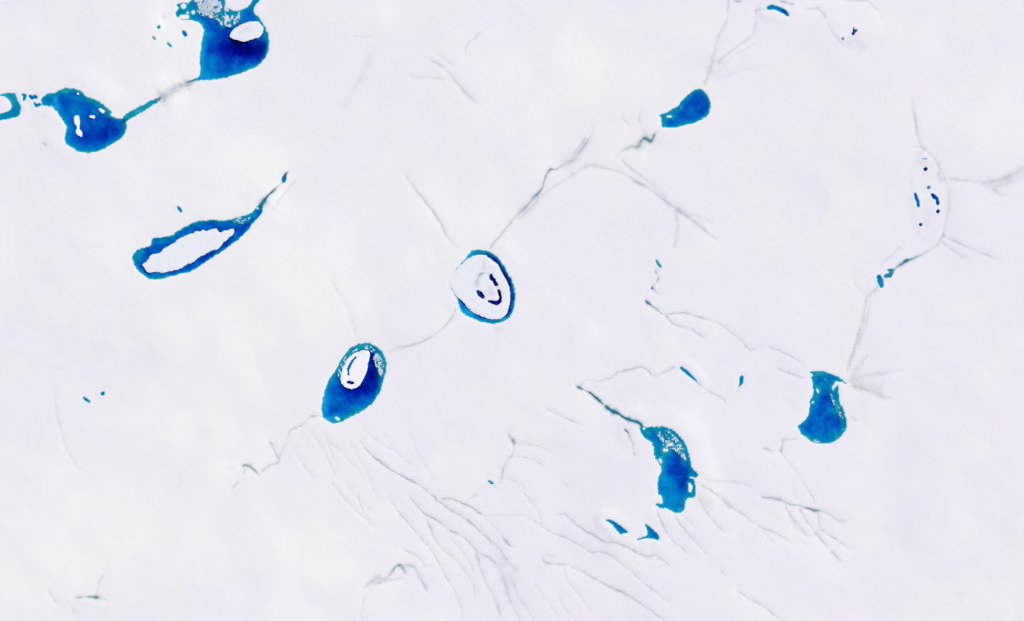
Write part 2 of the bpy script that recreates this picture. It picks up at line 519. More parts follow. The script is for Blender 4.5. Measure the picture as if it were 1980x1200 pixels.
LID = 'dark pools in the faint oval at the right'
WST = 'specks of open water left of the largest lake'
LAKES += [
    pool('d1', 'hook-shaped teal speck between the cut-off hook and the boot-shaped lake', [(43, 183, 2), (48, 186, 3), (46, 193, 2.5)], 0.9),
    pool('d2', 'blue double speck just left of the boot-shaped lake', [(58, 187, 2.6), (63, 191, 2.8), (66, 187, 2.8), (70, 189, 3)], 1.4),
    pool('d3', 'teal speck under the left tip of the boot-shaped lake', [(66, 200, 1.8), (70, 205, 3), (77, 203, 3)], 0.9),
    pool('d4', 'darkest speck left of the largest lake, nearest to its shore', [(354, 62, 3), (356, 65, 3.6), (358, 68, 3.2)], 1.3, WST),
    pool('d5', 'teal speck left of the largest lake, beside a small grey smear', [(306.5, 53, 3.4)], 0.8, WST),
    pool('d6', 'pale teal speck left of the largest lake, farthest left', [(296, 72, 2.2), (299, 76, 2.6)], 0.25, WST),
    pool('d7', 'slanting grey teal speck left of the largest lake, lowest of the group', [(324, 84, 2.2), (330, 90, 2.4)], 0.45, WST),
    pool('d8', 'tiny slanting teal speck above the long slanting ringed lake', [(344, 401, 1.6), (347, 405, 3), (350, 409, 2.2)], 1.1),
    pool('d9', 'teardrop-shaped teal speck at the far end of the slanting ringed lake stream', [(551, 338, 2), (549, 346, 4.2), (548, 351, 3)], 1.3),
    pool('e1', 'slanting teal dash of a two-speck pair at the left edge', [(161, 768, 2), (166, 772, 3), (172, 776, 1.8)], 0.9),
    pool('e2', 'round teal speck of a two-speck pair at the left edge', [(197.5, 760, 4)], 0.8),
    pool('f1', 'topmost navy dot in the faint oval at the right', [(1789, 328, 3.4)], 7.0, LID),
    pool('f2', 'pale blue dot in the faint oval, above the navy pair', [(1795, 363, 3.6)], 1.6, LID),
    pool('f3', 'largest navy pool in the faint oval, with a blue tail', [(1802, 377, 2.6), (1805.5, 381, 4), (1811, 385, 3), (1813, 395, 2.6)], 3.6, LID),
    pool('f4', 'navy dot in the faint oval, below the largest navy pool', [(1813, 409.6, 3.2)], 7.0, LID),
    pool('f5', 'lowest blue dot in the faint oval at the right', [(1779.5, 435, 3.2)], 3.4, LID),
    pool('f6', 'upright blue dash on the left side of the faint oval', [(1769, 376, 3), (1771, 384, 3.2), (1774.5, 391, 3), (1775, 399, 2.8)], 2.4, LID),
    pool('f7', 'faint cyan sliver at the head of the oval', [(1783, 308, 1.6), (1791, 308, 1.6)], 0.35, LID),
    pool('g1', 'teal bead on the stream below the faint oval, nearest the oval', [(1754, 504, 3.4), (1748, 506, 2.6)], 0.6),
    pool('g2', 'teal bead with a pale middle below the faint oval', [(1713, 534, 4), (1721, 533, 4), (1724, 524, 4), (1717, 523, 2)], 0.65),
    pool('g3', 'dark teal bead, lowest below the faint oval', [(1699, 536, 4), (1702, 545, 5.6), (1704, 553, 4)], 1.0),
    pool('h1', 'tiny cyan dot beside the dark fork near the top right', [(1629, 76, 3)], 0.5),
    pool('h2', 'tiny forked navy speck near the top right', [(1649, 55, 1.0), (1650.5, 61, 1.4), (1649, 66, 2.6), (1651, 62, 1.4), (1655, 60, 1.7)], 6.0),
    pool('h3', 'small teal dash above a row of dots right of centre', [(1269, 504, 1.8), (1273, 511, 2.6), (1277, 516, 2.2)], 0.7),
    pool('h4', 'lone teal dot right of centre above a long faint stream', [(1261, 558, 2.4)], 0.6),
    pool('h5', 'teal speck at lower centre near a forked runnel', [(945, 929, 1.8), (949, 932, 2.8), (952, 934, 1.6)], 0.55),
]

# floating ice: polygons (px), holes as strokes
FLOES = [
    dict(lake='A', label='oval white floe on the largest lake', mat='L',
         poly=[(443.6, 67), (453, 54), (469, 46.5), (485, 41.5), (499, 40.6), (504.5, 47.7), (510.5, 54.8), (506, 67), (497.5, 74), (480, 77.5), (472, 82),
               (465.7, 78.7), (453, 76), (445, 72)], holes=[]),
    dict(lake='B', label='bone-shaped white floe in the boot-shaped lake', mat='F',
         poly=[(142.5, 228), (147, 223.5), (154, 225), (155, 239), (154, 249.6), (160.5, 256.7), (158, 267), (152, 262.5), (146.2, 257.5), (149.4, 246), (143.5, 237)], holes=[]),
    dict(lake='B', label='round white floe beside the bone-shaped floe', mat='F', stroke=[(176, 226, 2.6), (181, 227, 3)], holes=[]),
    dict(lake='B', label='slanting white floe near the upper right shore of the boot-shaped lake', mat='F', stroke=[(194.5, 212.5, 2.6), (199.5, 216.5, 3.2)], holes=[]),
    dict(lake='B', label='tiny white floe near the top of the boot-shaped lake', mat='F', stroke=[(151.5, 182, 2.2)], holes=[]),
    dict(lake='E', label='long white ice lid filling the slanting ringed lake', mat='L',
         poly=[(274.4, 511), (283.5, 507), (288, 500), (292.6, 493.8), (303, 491), (310.8, 489.8), (316.9, 481.7), (330, 475), (341, 467.6), (347, 462), (359.3, 457.5), (368, 452), (375.5, 452.5), (380, 446.5), (388, 449),
               (394, 444.5), (400, 448), (407.8, 444.3), (417.9, 441.3), (424, 449.5), (429, 450.4), (434, 446), (440, 446.4), (452, 442.3), (454, 452), (444, 459), (436, 466.6),
               (430, 472), (422, 482.7), (409, 485), (397.7, 491.8), (385, 498), (371.4, 509), (362, 511), (347, 522), (330, 524.5), (314.8, 528), (302, 526), (288.6, 528.5), (281, 521)], holes=[]),
    dict(lake='F', label='round white ice lid of the centre ring lake, with navy openings', mat='L',
         poly=[(916, 495), (930, 492.5), (940, 493.7), (944.5, 499), (962.5, 511), (970, 526), (979, 542.5), (985, 556), (987, 574), (984.3, 595),
               (979, 605.5), (970, 614.5), (955, 616.7), (937, 613), (916, 603.5), (904, 595), (895, 584), (884.5, 575), (877.5, 566.5), (869.5, 553), (866.5, 544), (876, 528), (889, 514.5), (901, 503)],
         holes=[[(949, 533, 3.4), (950, 538, 4.6), (955, 543, 3.6), (959, 550, 4.2)], [(924.5, 564.5, 3.0), (928, 569, 5.2), (933, 574, 4.2)],
                [(964, 563, 2.8), (966, 568, 3.2), (968, 575, 2.6), (967, 582, 3.6), (960, 587, 4.4), (954, 585, 4), (946.5, 583, 2.6)]]),
    dict(lake='G', label='white floe in the egg-shaped lake, with dark slots', mat='F',
         poly=[(686, 681), (694, 678), (701, 676), (715, 677), (715, 686), (711, 703), (708.7, 719), (701, 735), (693, 746), (683, 751), (669, 749), (658, 738), (659.7, 719),
               (666, 703), (673, 690.7)],
         holes=[[(687.5, 689.5, 2.0), (681, 697, 2.6), (677, 704, 2.8), (673, 712, 2.6), (673.5, 723, 2.0)], [(673, 737.5, 2.6), (677, 738, 3.2), (682, 739, 2.6)]]),
]
# mottled crust frozen to a lake: part of the lake
CRUST = [
    dict(lake='A', poly=[(374, -12), (432, -12), (434, 4), (438, 16), (450, 23), (466, 21), (468, 36), (455, 47), (447, 53), (438, 51), (430, 53), (424, 46), (418, 37), (400, 34),
                         (388, 30), (379, 18)], grain=6.5, cut=0.04, aniso=1.5),
    dict(lake='A', poly=[(394, -8), (418, -8), (422, 20), (410, 33), (392, 29), (384, 20)], grain=7, cut=-0.25, aniso=1.0),
    dict(lake='G', poly=[(726, 681), (735, 686), (742, 702), (740, 720), (737, 728), (731, 718), (725, 702), (721, 692)], grain=5, cut=-0.25, aniso=1.0),
    dict(lake='G', poly=[(682, 676), (700, 667), (720, 669), (727, 680), (719, 681), (712, 674), (699, 673), (688, 679), (668, 704), (660, 722), (652, 730), (656, 708), (668, 688)], grain=5, cut=0.02, aniso=1.0),
    dict(lake='I', poly=[(1604, 760), (1610, 762), (1622, 784), (1630, 806), (1627, 808), (1614, 786)], grain=4, cut=0.28, aniso=1.0),
    dict(lake='I', poly=[(1554, 838), (1566, 846), (1580, 851), (1592, 854), (1576, 855), (1560, 846)], grain=4, cut=0.1, aniso=1.0),
    dict(lake='J', poly=[(1268, 836), (1290, 829), (1306, 842), (1322, 866), (1328, 890), (1318, 884), (1304, 868), (1284, 864), (1276, 850)], grain=3.6, cut=0.26, aniso=1.0),
    dict(lake='E', poly=[(448, 424), (470, 421), (486, 418), (480, 430), (466, 434), (452, 431)], grain=4.0, cut=0.28, aniso=1.0),
]

# runnels: (label, group, width, cover, tint, [(px, py[, width, cover, tint])])
FAN = 'fine runnels fanning out below the egg-shaped lake'
BOT = 'slanting runnels along the bottom'
TRE = 'tree-like runnels at lower right'
RUN = [
    ('broad grey slush strip linking the largest lake to the teal stream', None, 20, .95, .0,
     [(388, 155, 6, .4, 0), (372, 158, 9, .6, .05), (356, 164, 20), (335, 175, 24), (318, 187, 22), (303, 197, 12, .7)]),
    ('bright blue trickle at the left foot of the largest lake', None, 3, .6, .7, [(384, 151), (374, 155), (364, 159.5), (356, 162, 2, .3, .4)]),
    ('dark broken trickle leaving the tip of the slanting ringed lake', None, 4, .7, .75,
     [(500, 404, 8, 1, 1), (504, 399, 8, 1, 1), (509, 392, 7, 1, 1), (514, 384, 6, 1, 1), (521, 377, 4, .7, .8), (529, 369, 5, .8, .8), (536, 362, 3.5, .4, .5), (545, 354, 3, .35, .4), (551, 340, 5, .6, .7), (559, 329, 4, .4, .4)]),
    ('faint grey runnel beside the trickle of the slanting ringed lake', None, 5, .3, .05, [(521, 403), (529, 404), (540, 390), (548, 377), (560, 362), (575, 347)]),
    ('small grey smear left of the largest lake, topmost', None, 5, .35, .05, [(311, 28), (318, 33), (324, 38)]),
    ('faint grey smear farthest down-left of the largest lake', None, 5, .2, .0, [(272, 98), (277, 106), (280, 112)]),
    ('faint speck smear below the left tip of the boot-shaped lake', None, 5, .25, .0, [(80, 226), (86, 227), (91, 226)]),
    ('pale teal smear left of the foot of the boot-shaped lake', None, 6, .4, .25, [(80, 275), (86, 279), (92, 283)]),
    # centre
    ('faint straight runnel coming down to the centre ring lake from upper left', None, 5, .42, .03,
     [(780, 334, 5, .2), (796, 356, 5, .3), (812, 377), (838, 409, 6, .55), (851, 430, 6, .5), (860, 449, 5, .35), (874, 468, 5, .3), (888, 480, 6, .2)]),
    ('winding runnel climbing from the centre ring lake to a teal kink', None, 5, .5, .08,
     [(946, 484, 4, .3), (956, 470), (967, 457, 4, .4), (987, 430, 5, .4), (1003, 413, 6, .5), (1015, 402, 6, .55, .12), (1027, 389, 7, .5, .12), (1037, 378, 5, .7, .3), (1049, 364, 4.5, .6, .3),
      (1053, 350, 4, .55, .25), (1057, 338, 4, .6, .3), (1064, 328, 5, .8, .55), (1074, 328, 4, .4, .2), (1090, 319, 6, .35), (1108, 310, 8, .35), (1121, 294, 7, .4), (1133, 277, 6, .4), (1141, 266, 6, .3), (1147, 252, 4, .2), (1143, 236, 4, .1)]),
    ('faint twin strand beside the winding runnel above the centre', None, 6, .26, .0, [(1000, 425), (1022, 408), (1040, 388), (1056, 372), (1076, 358), (1096, 346), (1117, 331)]),
    ('short faint strand joining the winding runnel from above', None, 5, .28, .0, [(1107, 302), (1115, 290), (1127, 276), (1134, 262)]),
    ('long faint arc from mid picture down to the right', None, 6, .34, .04,
     [(1117, 331, 8, .2), (1135, 322, 9, .22), (1152, 321, 8, .22), (1172, 326), (1190, 331, 7, .3), (1206, 335), (1222, 346), (1240, 357, 6, .5, .1), (1256, 366), (1275, 379, 6, .48), (1292, 393, 6, .45), (1309, 405, 7, .5),
      (1328, 417, 6, .4), (1346, 432), (1364, 446, 6, .4), (1378, 458, 5, .3), (1392, 469, 4, .2)]),
    ('short faint strand above the long arc', None, 6, .3, .03, [(1201, 306), (1212, 320), (1226, 332), (1246, 345), (1270, 366), (1290, 384)]),
    ('faint side strand under the end of the long arc', None, 7, .22, .0, [(1310, 404), (1334, 414), (1358, 422), (1384, 432)]),
    ('faint upright strand hanging from the long arc', None, 6, .3, .0, [(1306, 406), (1308, 424), (1311, 440), (1306, 462), (1303, 482)]),
    ('ragged teal-grey slush trail leaving the comma-shaped lake', None, 8, .6, .22,
     [(1279, 250, 4, .3, .2), (1270, 257, 4, .25, .1), (1264, 263, 6, .6, .3), (1259, 274, 9, .75, .5), (1247, 268, 7, .8, .55), (1240, 274, 8, .7, .4), (1233, 284, 11, .6, .15), (1223, 284, 9, .6, .15), (1208, 289, 6, .5, .12), (1200, 295, 5, .4, .08), (1190, 305, 5, .2)]),
    ('faint strand slanting into the comma lake trail, left', None, 5, .22, .0, [(1203, 217), (1207, 230), (1214, 241), (1216, 250)]),
    ('faint strand slanting into the comma lake trail, right', None, 5, .22, .0, [(1236, 214), (1238, 234), (1243, 250), (1252, 262)]),
    # above
    ('faint slanting groove, clearest in the upper middle', None, 6, .4, .03,
     [(832, 116, 6, .4, .08), (845, 123), (859, 133, 5, .3), (872, 147, 5, .22), (884, 162, 7, .45), (897, 175, 8, .45), (910, 188, 8, .42), (923, 203, 7, .3)]),
    ('shorter groove just above the slanting groove in the upper middle', None, 5, .24, .0, [(844, 104), (856, 110), (868, 120), (876, 130)]),
    ('faint hooked strand in the upper middle', None, 5, .25, .03, [(900, 108), (900, 92), (907, 82), (920, 72), (932, 58)]),
    ('faint level strand in the upper middle', None, 6, .2, .0, [(790, 146), (806, 149), (830, 150), (866, 154)]),
    ('broad faint smear left of the upper middle', None, 12, .16, .0, [(716, 100), (708, 130), (696, 156), (676, 186), (660, 214)]),
    ('short faint dash near the top, left of the middle', None, 4, .18, .0, [(680, 70), (700, 72), (718, 71)]),
    # top right
    ('faint runnel dropping from the top edge to the comma-shaped lake', None, 6, .32, .02,
     [(1409, -8), (1407, 18), (1406, 38), (1397, 56), (1389, 72), (1382, 96, 7), (1378, 118, 9), (1371, 140, 10, .36), (1365, 155, 7), (1361, 168, 5, .3)]),
    ('faint curved runnel joining it from the small curved pool', None, 6, .34, .02,
     [(1482, 17, 4, .4, .15), (1472, 19, 4), (1462, 22), (1462, 46), (1455, 68), (1443, 79), (1430, 87, 5), (1414, 100, 5, .28), (1400, 110, 5, .36), (1386, 126, 6)]),
    ('faint tail right of the curved runnel near the top', None, 5, .16, .0, [(1464, 80), (1450, 90), (1430, 102), (1408, 118), (1392, 138), (1380, 150)]),
    ('long very faint curve right of the comma-shaped lake', None, 8, .12, .0, [(1380, 158), (1420, 140), (1460, 132), (1500, 128)]),
    ('grey dash on the top edge, right of the faint runnel', None, 5, .5, .2, [(1418, 2), (1427, 4), (1436, 4)]),
    ('grey dash above the small curved pool', None, 5, .5, .16, [(1506, 2), (1518, 6), (1528, 9), (1538, 8)]),
    ('faint crooked strand right of the small curved pool', None, 5, .3, .03, [(1555, 17), (1566, 19), (1580, 17), (1591, 26), (1597, 38, 7, .4)]),
    ('faint arc at the top edge near the forked navy speck', None, 5, .26, .0, [(1630, 1), (1652, 2), (1674, 2), (1690, 13), (1700, 25), (1705, 40)]),
    ('tiny grey smear below the cyan dot near the top right', None, 4, .25, .0, [(1632, 80), (1640, 84), (1650, 91)]),
    # right
    ('grey runnel around the right side of the faint oval', None, 6, .38, .03,
     [(1763, 190, 5, .15), (1766, 216), (1772, 248), (1777, 272), (1781, 285, 6, .5), (1792, 293, 5, .5), (1802, 302, 5, .4), (1812, 317, 7, .25), (1822, 336, 7, .3), (1833, 362, 7, .22), (1834, 395, 7, .22), (1830, 420, 7, .24), (1825, 448, 5, .3),
      (1816, 469, 5, .35), (1800, 482, 5, .4), (1784, 493, 5, .45, .08), (1768, 499, 5, .6, .3), (1752, 505, 5, .85, .6), (1740, 513, 6, .7, .35), (1730, 521, 6, .6, .3), (1714, 535, 4, .25, .2), (1700, 550, 5, .3, .2), (1690, 563, 6, .45, .05), (1674, 577, 6, .5, .03)]),
    ('grey smudge on the right shoulder of the faint oval', None, 9, .3, .05, [(1812, 330), (1817, 342), (1822, 356)]),
    ('short spur at the head of the faint oval', None, 4, .3, .0, [(1764, 283), (1772, 284), (1782, 285)]),
    ('faint runnel reaching from the oval to the right edge', None, 7, .34, .02,
     [(1832, 346, 7, .3), (1850, 348), (1872, 349, 6, .2), (1895, 353, 7, .3), (1918, 351, 9, .4), (1935, 347, 11, .42), (1952, 341, 12, .42), (1970, 331, 12, .4), (1996, 314, 12, .4)]),
    ('faint lower branch near the right edge', None, 8, .24, .0, [(1893, 354), (1914, 362), (1930, 374), (1944, 380)]),
    ('faint upper branch near the right edge', None, 9, .2, .0, [(1920, 366), (1940, 356), (1962, 352), (1976, 342)]),
    ('clear grey runnel running right from below the faint oval', None, 5, .48, .04, [(1823, 448, 4, .4), (1826, 458), (1846, 467), (1866, 477), (1884, 485, 5, .4), (1906, 493, 4, .3), (1928, 503, 4, .15)]),
    ('fainter twin of the runnel below the faint oval', None, 5, .36, .02, [(1818, 468), (1834, 478), (1848, 488), (1864, 502)]),
    ('short grey stroke left of the oval stream', None, 6, .34, .02, [(1744, 476), (1732, 487), (1718, 500), (1700, 513, 6, .25)]),
    ('faint spur left of the stream bend at right', None, 5, .28, .0, [(1650, 545), (1660, 560), (1673, 576)]),
    ('broad grey strip running down to the bell-shaped lake', None, 10, .45, .02,
     [(1675, 575, 6, .4), (1672, 598, 10), (1668, 620, 10), (1660, 646, 9), (1652, 674, 9), (1643, 700, 7), (1637, 718, 5, .3)]),
    ('second strand of the broad strip above the bell-shaped lake', None, 4, .3, .0, [(1680, 590), (1676, 616), (1668, 642), (1658, 668)]),
    ('grey feather of slush right of the bell-shaped lake, topmost', 'feathers beside the bell-shaped lake', 12, .26, .0, [(1642, 742), (1652, 722), (1664, 702), (1678, 682)]),
    ('grey feather of slush right of the bell-shaped lake, second from top', 'feathers beside the bell-shaped lake', 10, .24, .0, [(1645, 742), (1664, 728), (1690, 722), (1720, 719), (1750, 712)]),
    ('grey feather of slush right of the bell-shaped lake, lowest', 'feathers beside the bell-shaped lake', 10, .3, .02, [(1643, 744, 4, .5, .2), (1660, 748), (1680, 753), (1704, 764), (1726, 770)]),
    ('broad grey feather of slush right of the bell-shaped lake, between the thin ones', 'feathers beside the bell-shaped lake', 22, .2, .0, [(1650, 745), (1668, 742), (1688, 745), (1710, 750)]),
    ('tiny grey smear at the right foot of the bell-shaped lake', None, 6, .2, .0, [(1640, 800), (1648, 806), (1660, 812)]),
    # middle right
    ('thin runnel from a teal tip, longest right of centre', None, 4, .45, .06,
     [(1247, 580, 4, .9, .7), (1253, 586, 5, .9, .7), (1259, 591, 3, .6, .4), (1272, 600, 3, .55, .15), (1285, 607, 4, .55, .08), (1305, 604), (1325, 604), (1346, 610), (1366, 616, 4, .5), (1385, 622, 4, .38), (1404, 632, 4, .4), (1420, 646, 4, .3), (1434, 659, 4, .3), (1448, 672, 4, .4), (1466, 674, 4, .3)]),
    ('branch under the thin runnel right of centre', None, 4, .45, .04, [(1285, 607), (1298, 622), (1314, 629), (1334, 634), (1352, 646), (1362, 652, 4, .2)]),
    ('dotted grey trail of specks right of centre', None, 4, .4, .25, [(1266, 521), (1268, 527, 4, .7, .4), (1270, 533, 3, .1, .2), (1273, 540, 4, .6, .4), (1268, 549, 3, .1, .1), (1262, 557, 4, .5, .4), (1272, 566, 3, .35, .1), (1283, 569, 3, .15, 0)]),
    ('thin strand above the bell-shaped lake, upper', None, 4, .34, .02, [(1484, 668), (1500, 674), (1520, 682), (1538, 692), (1552, 702)]),
    ('thin strand above the bell-shaped lake, lower', None, 4, .42, .04, [(1500, 708), (1515, 717), (1530, 721), (1546, 728), (1556, 729, 3, .2)]),
    ('thin strand below the centre ring lake towards the egg-shaped lake', None, 5, .36, .04,
     [(882, 592, 4, .25), (876, 608, 5, .3), (867, 622, 5, .5, .08), (850, 638), (832, 650), (812, 660, 5, .42), (790, 667, 6, .42), (768, 672, 6, .3), (748, 680, 6, .2)]),
    ('faint strand above the egg-shaped lake', None, 5, .16, .0, [(640, 540), (660, 575), (678, 610), (690, 650)]),
    ('faint grey stain under the centre ring lake', None, 8, .24, .0, [(955, 633), (964, 636), (974, 634)]),
    # strings near J
    ('teal beaded runnel leading into the ragged upright lake', None, 6, .85, .85,
     [(1112, 742, 3, .5, .4), (1119, 748, 6, .8, .6), (1124, 751, 5, .7, .6), (1130, 752, 3, .3, .3), (1140, 758, 5, .85, .8), (1150, 766, 5, .85, .75), (1160, 775, 5, .85, .75), (1168, 781, 3, .5, .5), (1176, 788, 7, 1, .95), (1188, 795, 8, 1, 1), (1198, 800, 5, .9, .8), (1208, 806, 4, .9, .8),
      (1216, 809, 9, 1, 1), (1222, 811, 8, 1, 1), (1232, 815, 6, .95, .9), (1243, 822, 6, .95, .9)]),
    ('zigzag grey runnel between the teal tip and the blue sliver pool', None, 4, .4, .06,
     [(1122, 748, 4, .4, .2), (1127, 738, 4, .35), (1140, 733, 4, .25), (1160, 735, 4, .25), (1182, 728, 4, .35), (1196, 718, 4, .3), (1208, 716, 6, .5, .1), (1224, 711, 4, .4), (1240, 708, 5, .55, .12), (1252, 714, 4, .4), (1266, 725, 4, .4), (1284, 717, 4, .4), (1298, 711, 5, .5, .1), (1308, 708, 5, .5, .2)]),
    ('thin strand running on from the blue sliver pool', None, 4, .3, .02, [(1347, 736, 3, .5, .3), (1360, 748), (1376, 758), (1390, 764), (1403, 775), (1410, 784, 4, .1)]),
    ('thin strand under the tiny oblong pool', None, 3.5, .25, .0, [(1431, 744), (1428, 752), (1424, 760)]),
    ('short teal-grey trail left of the ragged upright lake', None, 5, .55, .3, [(1206, 826, 4, .5, .4), (1213, 834, 5, .85, .6), (1217, 842, 4, .4, .3), (1222, 854, 4, .25, .05), (1224, 866, 4, .3, .05), (1227, 875, 7, .55, .1), (1231, 882, 4, .2, 0)]),
    ('small grey smear right of the teal tip at lower centre', None, 4, .22, .0, [(1140, 742), (1152, 748), (1164, 756)]),
    ('lone straight scratch at lower centre', None, 4, .35, .02, [(1052, 787), (1070, 796), (1090, 805), (1110, 814), (1128, 822)]),
    # fan below G
    ('clear thin runnel, uppermost of the fan below the egg-shaped lake', FAN, 4, .55, .12,
     [(690, 845, 5, .2, 0), (704, 862, 4, .35, .03), (718, 878), (734, 891, 4, .6, .16), (763, 911), (793, 927), (820, 943), (846, 966, 4, .5, .1), (873, 986, 5, .55, .12), (892, 998, 4, .45), (910, 1010, 5, .45), (930, 1028, 4, .4), (947, 1043, 5, .4, .05), (966, 1062, 8, .34, .02), (986, 1090, 12, .3, .02), (1004, 1106, 12, .1, 0)]),
    ('branch leaving the clear thin runnel to the right', FAN, 4, .5, .12, [(850, 963), (868, 963), (884, 967, 4, .6, .15), (896, 973, 4, .65, .2), (912, 980), (924, 988), (934, 995, 5, .7, .25)]),
    ('thin runnel under the clear one in the fan, forking low down', FAN, 4, .46, .07,
     [(790, 955, 4, .15, 0), (806, 976), (823, 993, 5, .5), (832, 998, 4, .65, .12), (850, 1008), (866, 1022), (880, 1029, 6, .55, .1), (900, 1040), (918, 1060, 5, .4), (932, 1072, 5, .45), (950, 1080, 6, .4), (966, 1100, 10, .36), (976, 1126, 14, .34), (986, 1160, 10, .26, .02), (1000, 1188, 6, .24), (1012, 1206, 5, .2)]),
    ('third thin runnel of the fan, counting from the right', FAN, 4, .4, .06,
     [(750, 955, 4, .1), (762, 976, 4, .25), (778, 998, 4, .55, .1), (792, 1014), (806, 1029), (820, 1046, 4, .35), (834, 1062, 4, .3), (850, 1090, 4, .3), (864, 1116, 4, .3), (878, 1140, 4, .25), (892, 1176, 4, .2), (898, 1204, 4, .1)]),
    ('thin runnel between two others of the fan, starting lower', FAN, 4, .34, .04, [(826, 1002, 4, .2), (832, 1021, 4, .5, .08), (842, 1042), (858, 1062, 4, .4), (872, 1074, 4, .4), (890, 1092, 4, .2), (908, 1116, 4, .18), (918, 1134, 5, .2), (916, 1158, 5, .15)]),
    ('steep runnel dropping to the bottom edge from the fan', FAN, 5, .38, .05, [(920, 1060), (924, 1080, 6), (932, 1106), (942, 1130, 5, .3), (954, 1150, 6, .34), (963, 1176, 6, .36), (968, 1196, 6, .2)]),
    ('short dark dash right of the fan', FAN, 4, .6, .15, [(968, 1031, 3, .3), (976, 1043, 5), (984, 1053), (995, 1059, 4, .3)]),
    ('faint strand right of the fan, going down', FAN, 4, .2, .0, [(934, 996), (950, 1012), (966, 1030)]),
    ('faint level strand right of the fan', FAN, 4, .2, .0, [(936, 996), (972, 995), (1016, 996), (1050, 1016)]),
    ('faint strand of the fan nearest the egg-shaped lake', FAN, 4, .14, .0, [(630, 850), (644, 880), (660, 920), (690, 960), (720, 990)]),
    ('very faint strand beside the start of the clear runnel', FAN, 4, .14, .0, [(700, 826), (730, 850), (764, 872), (800, 900)]),
    ('lowest steep strand of the fan at the bottom edge', FAN, 4, .18, .0, [(985, 1110), (1000, 1140), (1016, 1170), (1036, 1200)]),
    # arch
    ('ragged grey arch of slush at the bottom, left of the fan', 'slush arches at the bottom', 7, .48, .12,
     [(704, 1136, 5, .4), (716, 1126, 7, .4), (730, 1117, 11, .45), (746, 1117, 9, .45, .1), (757, 1106, 6), (763, 1096, 6, .6, .3), (772, 1092, 9, .75, .45), (780, 1101, 7, .55, .2), (786, 1112, 5, .3)]),
    ('lower strand of the ragged slush arch', 'slush arches at the bottom', 6, .38, .05, [(718, 1132), (740, 1122), (762, 1120), (778, 1117)]),
    ('right limb of the ragged slush arch', 'slush arches at the bottom', 7, .42, .08, [(778, 1096), (790, 1092), (800, 1096), (806, 1106), (815, 1120), (822, 1133), (826, 1144, 4, .2)]),
    ('faint cap above the ragged slush arch', 'slush arches at the bottom', 4, .34, .04, [(779, 1056, 5, .6, .1), (784, 1064), (796, 1069), (808, 1077), (818, 1086, 4, .2), (826, 1098)]),
    ('faint left edge of the snow below the slush arch', 'slush arches at the bottom', 5, .16, .0, [(708, 1140), (704, 1160), (698, 1184), (702, 1204)]),
    # left trail of G
    ('broken grey trail down-left of the egg-shaped lake', None, 4, .34, .08,
     [(616, 804, 5, .5, .2), (606, 804, 5, .5, .2), (596, 808, 4, .2), (584, 820, 4, .35), (570, 826, 4, .35), (560, 832, 4, .2), (556, 848, 5, .15), (546, 868, 5, .18), (540, 888, 6, .3)]),
    ('hooked grey strand beside a teal arc, lower left of the egg-shaped lake', None, 5, .4, .06, [(519, 850), (528, 864), (535, 878, 6, .45), (540, 890, 6, .4), (526, 897, 5, .35), (512, 904, 5, .35), (503, 912, 5, .35)]),
    ('small teal arc of slush lower left of the egg-shaped lake', None, 5, .65, .4, [(466, 901, 5, .7, .4), (474, 898, 5, .5, .3), (482, 900, 5, .7, .5), (490, 906, 6, .75, .5), (497, 914, 4, .5, .2), (502, 920, 4, .3, .1)]),
    ('short stub under the small teal arc', None, 4, .4, .1, [(471, 902), (472, 910), (470, 918)]),
    ('grey dash below the small teal arc', None, 5, .36, .05, [(462, 928, 6), (455, 937), (447, 944)]),
    ('short upright dash left of the small teal arc', None, 3.5, .22, .0, [(441, 896), (441, 906)]),
    # middle bottom
    ('forked runnel at lower centre, its upright stem', None, 5, .42, .06, [(980, 832, 4, .3), (988, 846, 4, .5, .1), (993, 853, 6, .8, .35), (994, 864, 4, .45), (990, 878, 4, .4), (981, 888, 5, .42), (974, 902, 5, .36), (971, 918, 6, .36), (964, 936, 5, .2)]),
    ('forked runnel at lower centre, its upper arm', None, 4, .38, .04, [(995, 857), (1012, 857), (1034, 859), (1048, 864), (1060, 872, 4, .1)]),
    ('forked runnel at lower centre, its lower arm', None, 4.5, .4, .04, [(982, 886), (996, 882), (1012, 882), (1028, 886), (1042, 893), (1050, 898, 4, .1)]),
    ('thin tail of the teal speck at lower centre', None, 4, .36, .1, [(940, 926), (950, 933), (962, 946)]),
    ('grey dash left of the teal speck at lower centre', None, 6, .28, .0, [(902, 966), (914, 959), (928, 952)]),
    ('faint strand right of the forked runnel', None, 5, .2, .0, [(976, 920), (992, 928), (1010, 938), (1024, 950)]),
    ('faint slanting scratch left of the dart pools', None, 4, .22, .0, [(1082, 924), (1092, 934), (1102, 944)]),
    # bottom slanting
    ('clear crooked runnel just under the dart pools', BOT, 4.5, .48, .06,
     [(1076, 995, 4, .4), (1090, 994), (1104, 1004), (1121, 1017), (1134, 1026, 5, .55), (1147, 1033, 5, .6, .1), (1160, 1042), (1172, 1047, 5, .6, .1), (1186, 1047), (1202, 1051), (1220, 1061), (1236, 1070), (1252, 1075, 5, .5), (1266, 1072), (1280, 1081), (1302, 1095, 4, .2)]),
    ('crooked runnel second below the dart pools', BOT, 4, .36, .03, [(1018, 1000, 4, .1), (1044, 1014, 4, .2), (1070, 1029), (1103, 1042), (1124, 1055), (1142, 1066), (1158, 1066), (1174, 1069, 5, .42), (1190, 1078), (1206, 1091), (1224, 1106, 4, .3), (1246, 1126, 4, .3), (1270, 1144, 4, .24), (1296, 1164, 4, .1)]),
    ('runnel with a small loop at its upper end, near the bottom', BOT, 4.5, .42, .06,
